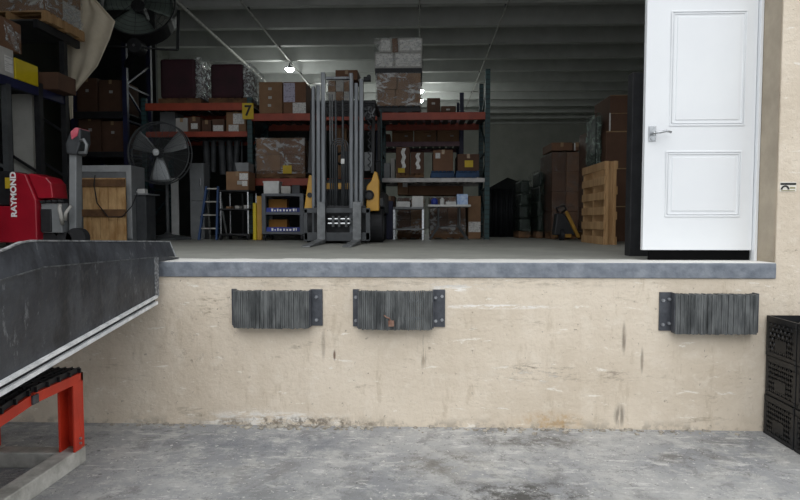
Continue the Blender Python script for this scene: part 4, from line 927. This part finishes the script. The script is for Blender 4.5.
for l, r in ((317.2, 325.2), (352.8, 361.2)):
    y1 = cy - 0.005; x0, x1 = KX(l, y1), KX(r, y1)
    prof = [(y1, KZ(202, y1)), (y1 - 0.045, KZ(202, y1)), (y1 - 0.05, DZ + 0.06), (y1 - 1.02, DZ + 0.022), (y1 - 1.07, DZ + 0.012), (y1 - 1.07, DZ + 0.004), (y1 - 0.05, DZ + 0.006), (y1, DZ + 0.03)]
    MB().prism(prof, x0, x1, 'x').build('fork', mat('worn_fork_steel', '#85888a', '#5f6264', 6, 0.5, 0.2), fk, bevel=0.004)
# chassis
bxl, bxr = KX(304.5, 3.75), KX(384, 3.75)
fyz = 3.72
def fpoly(pts): return [W(a, b, fyz) for a, b in pts]
MB().prism(fpoly([(304, 209), (312.5, 209), (312.5, 176), (309.5, 174.5), (308.5, 176)]), fyz, fyz + 0.2, 'y').build('fender', YELLOWP, fk, bevel=0.012)
MB().prism(fpoly([(366, 211), (379, 211), (379, 181), (377, 172), (374.5, 171), (371, 181), (366.5, 186)]), fyz, fyz + 0.2, 'y').build('fender', YELLOWP, fk, bevel=0.012)
for x0, x1 in ((bxl + 0.02, bxl + 0.17), (bxr - 0.2, bxr - 0.02)):
    MB().prism([(3.93, DZ + 0.5), (3.93, DZ + 0.62), (4.3, DZ + 0.72), (5.25, DZ + 0.72), (5.25, DZ + 0.42), (4.3, DZ + 0.42), (4.22, DZ + 0.5)], x0, x1, 'x').build('side_panel', CHARC, fk, bevel=0.012)
for x in (W(369, 197, 3.7)[0],): MB().cyl((x, 3.735, W(340, 195, 3.72)[1]), (x, 3.705, W(340, 195, 3.72)[1]), 0.055, 20).ring((x, 3.70, W(340, 195, 3.72)[1]), 0.055, 0.014, n=20).build('headlight', BLACKP, fk)
MB().cyl((bxl + 0.075, 3.735, W(340, 195, 3.72)[1]), (bxl + 0.075, 3.705, W(340, 195, 3.72)[1]), 0.035, 20).build('headlight', BLACKP, fk)
MB().box(bxl + 0.17, bxr - 0.24, 3.85, 5.3, DZ + 0.25, DZ + 0.72).build('chassis', CHARC, fk, bevel=0.02)
MB().box(bxl + 0.12, bxr - 0.12, 4.75, 5.28, DZ + 0.3, DZ + 0.95).build('counterweight', CHARC, fk, bevel=0.05)
for x0, x1 in ((bxl - 0.02, bxl + 0.17), (bxr - 0.23, bxr - 0.02)):
    w_ = MB().cyl((x0, 3.97, DZ + 0.235), (x1, 3.97, DZ + 0.235), 0.235, 28).build('tire', RUBBER_DK, fk, bevel=0.02)
    MB().cyl((x0 - 0.004, 3.97, DZ + 0.235), (x1 + 0.004, 3.97, DZ + 0.235), 0.13, 20).build('wheel_rim', GREYP, w_)
    MB().cyl((x0 + 0.03, 5.0, DZ + 0.2), (x1 - 0.03, 5.0, DZ + 0.2), 0.2, 24).build('tire', RUBBER_DK, fk, bevel=0.02)
# overhead guard, wheel, seat
gz = W(340, 100, 3.95)[1]
for x in (KX(311, 3.95), KX(373, 3.95)): MB().bar((x, 3.85, DZ + 0.95), (x, 4.1, gz), 0.05, 0.05, (0, 1, 0)).build('guard_pillar', BLACKP, fk, bevel=0.006); MB().bar((x, 5.2, DZ + 0.9), (x, 5.1, gz), 0.05, 0.05, (0, 1, 0)).build('guard_pillar', BLACKP, fk, bevel=0.006)
for x in (KX(311, 3.95), KX(373, 3.95)): MB().box(x - 0.025, x + 0.025, 4.05, 5.15, gz - 0.03, gz + 0.02).build('guard_rail', BLACKP, fk, bevel=0.005)
for k in range(6): y = 4.08 + 0.2 * k; MB().box(KX(311, 3.95), KX(373, 3.95), y - 0.02, y + 0.02, gz - 0.02, gz + 0.015).build('guard_bar', BLACKP, fk)
MB().ring((KX(338), 4.2, DZ + 1.2), 0.16, 0.016, (0, -0.8, 1)).cyl((KX(338), 4.2, DZ + 1.2), (KX(338), 4.05, DZ + 0.75), 0.03).build('steering_wheel', RUBBER_DK, fk)
MB().box(KX(327), KX(350), 4.55, 4.8, DZ + 0.72, DZ + 0.85).box(KX(327), KX(350), 4.75, 4.87, DZ + 0.85, DZ + 1.35).build('seat', RUBBER_DK, fk, bevel=0.04)
m = MB(); hx_ = KX(369, 3.75); pts = []
for k in range(60):
    a = k * 1.1; pts.append((hx_ + 0.018*math.cos(a), 3.80 + 0.018*math.sin(a), KZ(100) - (KZ(100) - KZ(168)) * k / 59))
m.tube(pts, 0.007, 5); m.build('coiled_cord', DARKCYL, fk, smooth=True)
MB().box(KX(365, 3.8), KX(373, 3.8), 3.80, 3.86, KZ(120, 3.8), KZ(106, 3.8)).build('side_bracket', BLACKP, fk, bevel=0.01)
m = MB()
for a, b in (((364, 117), (370, 107)), ((370, 118), (375, 109)), ((364, 108), (374, 117))): m.bar((KX(a[0], 3.78), 3.78, KZ(a[1], 3.78)), (KX(b[0], 3.78), 3.78, KZ(b[1], 3.78)), 0.025, 0.02)
m.build('bracket_link', GREYP, fk)
MB().cyl((KX(364, 3.78), 3.78, KZ(79.5, 3.78)), (KX(371, 3.78), 3.78, KZ(79.5, 3.78)), 0.035, 12).cyl((KX(369, 3.78), 3.78, KZ(77, 3.78)), (KX(369, 3.84), 3.84, KZ(77, 3.78)), 0.03, 12).build('guard_bracket', BLACKP, fk)
MB().box(KX(364, 3.85), KX(372, 3.85), 3.85, 3.90, KZ(171, 3.85), KZ(152, 3.85)).build('display_panel', GREYBOX, fk, bevel=0.01)
for k in range(3): MB().cyl((KX(376 + 1.6*k, 3.9), 3.95, DZ + 0.9), (KX(376 + 1.6*k, 3.9), 3.92, DZ + 1.12), 0.008, 8).lathe([(0.0, -0.02), (0.02, 0), (0.0, 0.02)], (KX(376 + 1.6*k, 3.9), 3.92, DZ + 1.13), 10).build('lever', BLACKP, fk)

# ------------------------------------------------------------------ right side group
# black gazebo-like cover far back
gx = [W(p, 200, 7.0)[0] for p in (487, 512, 538)]; gze = W(490, 189, 7.0)[1]; gzp = W(512, 175, 7.0)[1]
gz_ = thing('storage_tent', 'black peaked storage tent at the back right of the rack', 'tent', (gx[1], 7.5, DZ))
TENT = mat('black_tent_fabric', '#1c2124', '#14181b', 4, 0.6, 0, 0.3, 9)
MB()._add([(gx[0], 7.0, gze), (gx[2], 7.0, gze), (gx[2], 8.2, gze), (gx[0], 8.2, gze), (gx[1], 7.6, gzp)], [(0, 1, 4), (1, 2, 4), (2, 3, 4), (3, 0, 4), (0, 3, 2, 1)]).build('roof', TENT, gz_)
MB().grid(lambda u, v: (gx[0] + (gx[2]-gx[0])*u, 7.03 + 0.025*math.sin(60*u), DZ + (gze - DZ)*v), 60, 2).build('front_curtain', TENT, gz_, smooth=True, solid=0.006)
for x in (gx[0], gx[2]):
    MB().box(x - 0.02, x + 0.02, 6.99, 7.03, DZ, gze).build('post', CHARC, gz_); MB().box(x - 0.01, x + 0.01, 7.03, 8.2, DZ, gze).build('side_curtain', TENT, gz_)
def lumpy(px0, px1, pyt, Y, d, label, m, filmm, seed):
    x0 = W(px0, 200, Y)[0]; x1 = W(px1, 200, Y)[0]; z1 = W(px0, pyt, Y)[1]
    t = thing('wrapped_pallet_load', label, 'pallet load', ((x0+x1)/2, Y + d/2, DZ))
    pallet_mesh(x0, x1, Y, Y + d, DZ, 0.12).build('pallet', WOODD, t)
    R = random.Random(seed); n = 4; h = (z1 - DZ - 0.122) / n
    for k in range(n): q = R.uniform(0, 0.05); MB().box(x0 + q, x1 - R.uniform(0, 0.05), Y + q, Y + d - q, DZ + 0.122 + k*h, DZ + 0.122 + (k+1)*h - 0.004).build('bundle', m, t, bevel=0.035)
    wrap(t, x0, x1, Y, Y + d, DZ + 0.06, z1, filmm, seed)
lumpy(519, 531, 180, 6.2, 0.6, 'low dark green wrapped load in front of the black tent', DKGREEN, FILMD, 41)
lumpy(537, 543.5, 171, 6.0, 0.7, 'dark green wrapped load left of the tall brown stack', DKGREEN, FILMD, 42)
# tall brown stack
load((552, 581, 152), 5.6, 1.0, DZ, 'tall brown stack of film wrapped cartons left of the leaning pallet', 4, 2, [CARD[2], CARD[0]], FILMG, None, WOODD, 51)
zs = W(560, 152, 5.6)[1]
carton((551, 572, 142.5), 5.65, 0.7, zs + 0.03, 'brown box lying on top of the tall wrapped stack', None, CARD[0], True)
carton((573.5, 580.5, 142.5), 5.65, 0.7, zs + 0.03, 'narrow brown box with white tape on top of the tall wrapped stack', None, CARD[0], True, [(0.0, 0.2, 0.0, 0.95, TAPEW)])
# stacks behind the pallet
load((586, 605, 132), 5.1, 0.45, DZ, 'wrapped brown load standing right behind the leaning pallet', 4, 2, [CARD[2]], FILMG, None, WOODD, 55)
Y = 4.32; x0 = W(605.5, 170, Y)[0]; x1 = W(650, 170, Y)[0]
zz = DZ
lv = ('lowest', 'second from the floor', 'third from the floor', 'fourth from the floor', 'topmost')
edges = (242, 206, 168, 131, 113, 95)
fl = []
for k in range(5):
    zt_ = W(618, edges[k + 1], Y)[1]
    xo = 0.0 if k < 3 else (0.04 if k == 3 else 0.05)
    b = MB().box(x0 + xo, x1, Y, Y + 0.75, zz + 0.002, zt_).build('cardboard_box', CARD[2], bevel=0.006)
    tag(b, f'big brown carton, {lv[k]} in the tall stack behind the white door', 'box', 'cartons stacked behind the white door')
    MB().box(x0 + xo, x1, Y - 0.002, Y, zz + (zt_ - zz)*0.97, zt_).build('tape_strip', TAPE, b)
    if k == 3: MB().box(x0 + xo + 0.0, x0 + xo + 0.02, Y - 0.003, Y, zz, zt_).build('tape_strip', TAPEW, b, label='white tape')
    zz = zt_
# film roll bundle beside stack
fx0 = W(596, 140, 4.45)[0]; fx1 = W(600.8, 140, 4.45)[0]
t = thing('wrapped_pallet_load', 'dark glossy film wrapped column between the leaning pallet and the brown stack', 'pallet load', ((fx0+fx1)/2, 4.7, DZ))
MB().box(fx0, fx1, 4.45, 4.95, DZ, W(600, 116, 4.45)[1]).build('bundle', DKGREEN, t, bevel=0.03)
wrap(t, fx0, fx1, 4.45, 4.95, DZ + 0.05, W(600, 114, 4.45)[1], film('glossy_dark_film', '#9fb0a6', 0.7, 10), 61)
# leaning pallet
def leaning_pallet():
    Y0, Wd = 3.2, 1.0; x0 = W(604, 200, Y0)[0]; x1 = W(617.5, 200, Y0)[0]; H = W(606, 161, Y0)[1] - DZ; th = x1 - x0
    t = thing('wooden_pallet', 'raw pine pallet standing on edge in front of the brown carton stack', 'pallet', ((x0 + x1)/2, Y0 + 0.5, DZ))
    for k in range(3):
        y = Y0 + 0.03 + (Wd - 0.08) * k / 2; MB().box(x0 + 0.018, x1 - 0.018, y, y + 0.05, DZ, DZ + H).build('stringer', WOOD, t, bevel=0.003)
    for k in range(6):
        z = DZ + (H - 0.10) * k / 5; MB().box(x0, x0 + 0.018, Y0, Y0 + Wd, z, z + 0.10).build('deck_board', WOOD, t, bevel=0.002)
    for k in range(4):
        z = DZ + (H - 0.10) * k / 3; MB().box(x1 - 0.018, x1, Y0, Y0 + Wd, z, z + 0.10).build('deck_board', WOOD, t, bevel=0.002)
    MB().box(x0 + 0.02, x0 + 0.055, Y0 - 0.012, Y0, DZ, DZ + H).build('end_board', WOOD, t, bevel=0.003)
    MB().box(x1 - 0.06, x1 - 0.02, Y0 - 0.012, Y0, DZ, DZ + H).build('end_board', WOOD, t, bevel=0.003)
leaning_pallet()
# yellow hand pallet jack
MUSTARD = mat('worn_mustard_paint', '#b58a34', '#8f6a22', 8, 0.5)
jx = W(562, 230, 4.9)[0]
pj = thing('hand_pallet_jack', 'yellow and black hand pallet jack before the tall brown stack', 'pallet jack', (jx, 5.0, DZ))
MB().prism([(jx - 0.12, DZ + 0.08), (jx + 0.22, DZ + 0.08), (jx + 0.20, DZ + 0.2), (jx + 0.02, DZ + 0.42), (jx - 0.08, DZ + 0.42)], 4.9, 5.1, 'y').build('pump_housing', BLACKP, pj, bevel=0.02)
MB().bar((jx + 0.25, 4.88, DZ + 0.05), (jx + 0.05, 4.88, DZ + 0.45), 0.05, 0.05, (0, 1, 0)).build('frame', MUSTARD, pj, bevel=0.006)
for y in (4.88, 5.22): MB().box(jx + 0.0, jx + 0.14, y, y + 0.0 + 0.25, DZ + 0.05, DZ + 0.10).build('fork', MUSTARD, pj)
MB().cyl((jx - 0.03, 4.92, DZ + 0.09), (jx + 0.03, 4.92, DZ + 0.09), 0.09, 20).build('wheel', RUBBER_DK, pj)
MB().tube([(jx - 0.05, 4.95, DZ + 0.42), (jx - 0.10, 4.86, DZ + 0.5), (jx + 0.0, 4.82, DZ + 0.54), (jx + 0.05, 4.86, DZ + 0.48), (jx + 0.0, 4.95, DZ + 0.42)], 0.014).build('handle', BLACKP, pj, smooth=True)

# ------------------------------------------------------------------ left rack with pallets and boxes
LX = -5.0
lr = thing('pallet_rack', 'dark shelving rack at the left edge above the red pallet truck', 'rack', (LX - 0.45, 3.4, DZ))
lys = (2.76, 3.36, 3.92)
for y in lys:
    u = MB()
    top = 4.0 if y > 3.9 else 3.3 if y > 3 else 3.15
    for x in (LX, LX - 0.95): u.box(x - 0.035, x + 0.035, y - 0.04, y + 0.04, DZ, top)
    z = DZ + 0.3
    while z + 0.6 < top: u.bar((LX, y, z), (LX - 0.95, y, z + 0.6), 0.03, 0.03); z += 0.62
    u.build('upright_frame', GREYP if y < 3 else BLACKP, lr)
LZ1, LZ2 = 3.24, 4.12
for z, nm in ((2.02, BLACKP), (LZ1, NAVY), (LZ2, BLACKP)):
    for x in (LX, LX - 0.95): MB().box(x - 0.03, x + 0.03, 2.0 if z < 3.5 else 3.34, 3.97 if z < 3.5 else 4.28, z - 0.11, z).build('beam', nm, lr, bevel=0.004)
    MB().box(LX - 0.95, LX, 2.0 if z < 3.5 else 3.34, 3.97 if z < 3.5 else 4.28, z - 0.02, z - 0.003).build('shelf_deck', GREYP, lr)
y0, y1 = 3.42, 4.30
t = thing('wrapped_pallet_load', 'clear wrapped load on a wooden pallet at the top left corner', 'pallet load', (LX - 0.4, 3.85, LZ2))
pm = MB()
for x in (LX + 0.06, LX - 0.42, LX - 0.92): pm.box(x - 0.03, x + 0.03, y0, y1, LZ2 + 0.02, LZ2 + 0.12)
for k in range(7): yy = y0 + 0.05 + (y1 - y0 - 0.1) * k / 6; pm.box(LX - 0.95, LX + 0.09, yy - 0.045, yy + 0.045, LZ2 + 0.12, LZ2 + 0.14)
for yy in (y0 + 0.06, (y0+y1)/2, y1 - 0.06): pm.box(LX - 0.95, LX + 0.09, yy - 0.06, yy + 0.06, LZ2, LZ2 + 0.02)
pm.build('pallet', WOOD, t)
for i in range(3):
    for k in range(2): MB().box(LX - 0.92, LX + 0.05, y0 + 0.02 + 0.43*k, y0 + 0.44 + 0.43*k, LZ2 + 0.142 + 0.3*i, LZ2 + 0.44 + 0.3*i).build('carton', WHITECARD if (i + k) % 2 else CARD[1], t, bevel=0.01)
wrap(t, LX - 0.93, LX + 0.06, y0 + 0.01, y1 - 0.01, LZ2 + 0.13, LZ2 + 1.06, film('bright_stretch_film', '#e8ecec', 0.3, 7), 71)
def lbox(p, Y, d, z0, zt, label, m, name='cardboard_box', cat='box', tags=(), tilt=0.0):
    x0 = W(p[0], 80, Y)[0]; x1 = W(p[1], 80, Y)[0]
    return tag(MB().box(x0, x1, Y, Y + d, z0, zt).build(name, m, bevel=0.006), label, cat), x0, x1
b = tag(MB().box(LX - 0.5, LX + 0.04, 2.25, 2.855, LZ1, 3.57).build('cardboard_box', WHITECARD, bevel=0.006), 'pale grey carton with printing beside the yellow bin', 'box')
MB().box(LX + 0.04, LX + 0.043, 2.70, 2.83, LZ1 + 0.05, LZ1 + 0.24).build('paper_label', PAPER, b)
b2_ = tag(MB().box(LX - 0.5, LX + 0.03, 2.3, 3.02, 3.572, 3.93).build('cardboard_box', CARD[0], bevel=0.006), 'brown carton under loose film on top of the pale grey carton', 'box')
MB().grid(lambda u, v: (LX + 0.035 + 0.012*math.sin(9*u + 5*v), 2.72 + 0.27*u, 3.66 + 0.24*v - 0.1*u), 6, 8).build('film_flap', FILM2, b2_, smooth=True, solid=0.003)
tag(MB().box(LX - 0.4, LX + 0.045, 2.875, 3.30, LZ1, 3.495).build('storage_bin', YELLOWPL, bevel=0.006), 'bright yellow bin on the dark shelving at the left edge', 'bin')
lbox((11, 31), 3.42, 0.05, 2.02, W(20, 92, 3.4)[1] - 0.02, 'pale grey sheet standing on the lower shelf of the left rack', mat('pale_grey_sheet', '#c4c4bd', '#b0b0aa', 3, 0.7), 'panel_sheet', 'sheet')
lbox((36, 58), 3.45, 0.4, LZ1, W(45, 72, 3.45)[1], 'dim brown carton behind the yellow bin on the left rack', CARD[2])

# cloth
cy_ = 4.45
def cl(u, v):
    # v: 0 bottom to 1 top ; outline in the photo converted to depth 4.6
    left = [(70, 120), (68, 96), (66, 60), (66, 30), (74, 2), (84, -12)]
    right = [(73, 118), (73, 95), (98, 66), (110, 40), (116, 22), (86, -12)]
    f = v * (len(left) - 1); i = min(int(f), len(left) - 2); w = f - i
    L = [left[i][k] + (left[i+1][k] - left[i][k]) * w for k in (0, 1)]; Rr = [right[i][k] + (right[i+1][k] - right[i][k]) * w for k in (0, 1)]
    px = L[0] + (Rr[0] - L[0]) * u; py = L[1] + (Rr[1] - L[1]) * u
    x, z = W(px, py, cy_); return (x, cy_ + 0.04 * math.sin(u * 15 + v * 3) * (0.2 + v*0.3), z)
tag(MB().grid(cl, 24, 40).build('canvas_sheet', CLOTH, smooth=True, solid=0.006), 'cream canvas sheet hanging in folds beside the top left pallet', 'cloth')

# navy rack
nr = thing('pallet_rack', 'navy pallet rack in the dark between the canvas sheet and the fan', 'rack', (-5.5, 6.3, DZ))
nx = (W(75, 160, 5.8)[0], W(127, 160, 5.8)[0])
upright(nr, nx[0], 5.8, 6.7, 2.9, NAVY); upright(nr, nx[1], 5.8, 6.7, 3.75, NAVY)
NZ1, NZ2 = W(100, 112, 5.8)[1], W(100, 152, 5.8)[1]
beams(nr, *nx, 5.8, 6.7, NZ1, BLACKP, 0.12); beams(nr, *nx, 5.8, 6.7, NZ2, BLACKP, 0.1)
g = 'cartons in the navy rack'
for l, r, tp, z0, lab in ((79, 99, 78, NZ1, 'dim brown carton on the upper shelf of the navy rack, left one'), (101, 124, 80, NZ1, 'dim brown carton on the upper shelf of the navy rack, right one'),
                          (80, 102, 117, NZ2, 'dim brown carton with white marks on the lower shelf of the navy rack'), (103, 124, 121, NZ2, 'dim brown carton on the lower shelf of the navy rack, nearest the fan')):
    carton((l, r, tp), 5.9, 0.6, z0, lab, g, CARD[2], True, [(0.45, 0.6, 0.6, 0.68, WHITECARD)])
# drum fan mounted on the navy post
dfx, dfz = W(134, 4, 5.2); dr = 0.60
df = thing('drum_fan', 'black drum fan mounted high on the navy post at the top left', 'fan', (dfx, 5.4, dfz - dr))
tilt = Matrix.Translation((dfx, 5.35, dfz)) @ Euler((math.radians(-14), 0, math.radians(14))).to_matrix().to_4x4()
def TV(x, y, z): return tilt @ Vector((x, y, z))
n = 40; vs = []; fs = []
for r_, y_ in ((dr, -0.17), (dr, 0.17), (dr - 0.02, 0.17), (dr - 0.02, -0.17)):
    for k in range(n): vs.append(TV(r_*math.cos(2*PI*k/n), y_, r_*math.sin(2*PI*k/n)))
for i in range(4):
    for k in range(n): fs.append((i*n + k, i*n + (k+1) % n, ((i+1) % 4)*n + (k+1) % n, ((i+1) % 4)*n + k))
MB()._add(vs, fs).build('drum', BLACKP, df)
for y_, nm in ((-0.17, 'front_grille'), (0.17, 'rear_grille')):
    m = MB(); ax = (tilt.to_3x3() @ Vector((0, 1, 0)))
    for k in range(1, 8): m.ring(TV(0, y_, 0), dr * k / 8, 0.003, ax, 40, 5)
    for k in range(8): a = 2*PI*k/8; m.tube([TV(0, y_, 0), TV(dr*math.cos(a), y_, dr*math.sin(a))], 0.004, 5)
    m.build(nm, BLACKP, df)
for k in range(3):
    t0 = 2*PI*k/3 + 0.4
    def bl2(u, v, t0=t0):
        r = 0.1 + (dr - 0.16)*v; a = t0 + (u - 0.5)*1.5; return tuple(TV(r*math.cos(a), 0.12*(u - 0.5), r*math.sin(a)))
    MB().grid(bl2, 8, 6).build('blade', mat('grey_green_blade', '#6f7a74', '#5f6a64', 4, 0.5, 0.2) if k == 0 else bpy.data.materials['grey_green_blade'], df, smooth=True, solid=0.005)
MB().cyl(TV(0, -0.06, 0), TV(0, 0.32, 0), 0.11, 20).build('motor', BLACKP, df, bevel=0.01)
pz = 4.9
m = MB().bar(TV(-0.62, 0, 0), TV(-0.62, 0.0, -0.72), 0.05, 0.02).bar(TV(0.62, 0, 0), TV(0.62, 0, -0.72), 0.05, 0.02).bar(TV(-0.62, 0, -0.72), TV(0.62, 0, -0.72), 0.05, 0.02)
m.build('yoke', BLACKP, df)
q = TV(0, 0, -0.73)
m = MB().bar(q, (nx[1] + 0.06, 5.76, q.z - 0.12), 0.1, 0.08); m.cyl((q.x, q.y - 0.1, q.z + 0.02), (q.x, q.y + 0.12, q.z + 0.02), 0.12, 20); m.build('mount_arm', BLACKP, df, bevel=0.01)
MB().cyl((q.x, q.y - 0.1, q.z + 0.02), (q.x, q.y - 0.112, q.z + 0.02), 0.02, 12).build('mount_bolt', BOLT, df)

# ------------------------------------------------------------------ conduits and lamps under the ceiling
CZ = 6.04
def conduit(px, py, r, label, y1=20.0):
    # hugs the beam undersides, running straight back
    d0 = W(px, py, 0.0); x, z = d0; t = (CZ - CAM.z) / (z - CAM.z) if z > CAM.z else 1
    X = CAM.x + (x - CAM.x) * t
    c = MB().cyl((X, 3.0, CZ), (X, y1, CZ), r, 8)
    o_ = c.build('conduit', GALVD); tag(o_, label, 'pipe')
    for k in range(1, int((y1 - 3.0) / 2.746) + 1): y = 2.95 + 2.746 * k; MB().box(X - 0.03, X + 0.03, y - 0.04, y + 0.04, CZ, CZ + 0.058).build('clamp', GREYP, o_)
    return X
conduit(175, 0, 0.035, 'leftmost pale pipe running back under the ceiling beams', 15.5)
LX1 = conduit(240, 0, 0.022, 'thin pipe with two lamps running back over the forklift mast', 18.0)
LX2 = conduit(419.5, 0, 0.014, 'thin pipe under the ceiling above the wrapped tower', 20.5)
conduit(509, 0, 0.014, 'rightmost thin pipe under the ceiling right of the rack', 22.0)
GLOW = glow('lamp_glass', '#f2fff8', 60.0)
def lamp(x, y, label, e=32):
    t = thing('ceiling_lamp', label, 'lamp', (x, y, 5.8), 'round ceiling lamps')
    MB().cyl((x, y, 5.92), (x, y, 6.02), 0.02, 8).build('stem', GREYP, t)
    MB().lathe([(0.15, 0.06), (0.13, 0.10), (0.06, 0.13), (0.03, 0.14)], (x, y, 5.8), 20).build('housing', GREYP, t, smooth=True)
    MB().lathe([(0.0, -0.03), (0.08, -0.015), (0.13, 0.05), (0.13, 0.06)], (x, y, 5.8), 20).build('lens', GLOW, t, smooth=True, label='glowing white lens')
    ld_ = bpy.data.lights.new('lamp_light', 'POINT'); ld_.energy = e; ld_.shadow_soft_size = 0.15; ld_.color = (0.97, 1.0, 0.97)
    lo_ = bpy.data.objects.new('lamp_light', ld_); COL.objects.link(lo_); lo_.parent = t; lo_.location = (0, 0, -0.17)
lamp(LX1 - 0.03, 12.5, 'lamp on the ceiling above the two brown boxes, left of the mast')
lamp(LX1 - 0.03, 15.3, 'lamp by the top of the left mast rails')
lamp(LX2, 15.4, 'upper of the two lamps right of the wrapped tower')
lamp(LX2, 16.9, 'lower of the two lamps right of the wrapped tower')
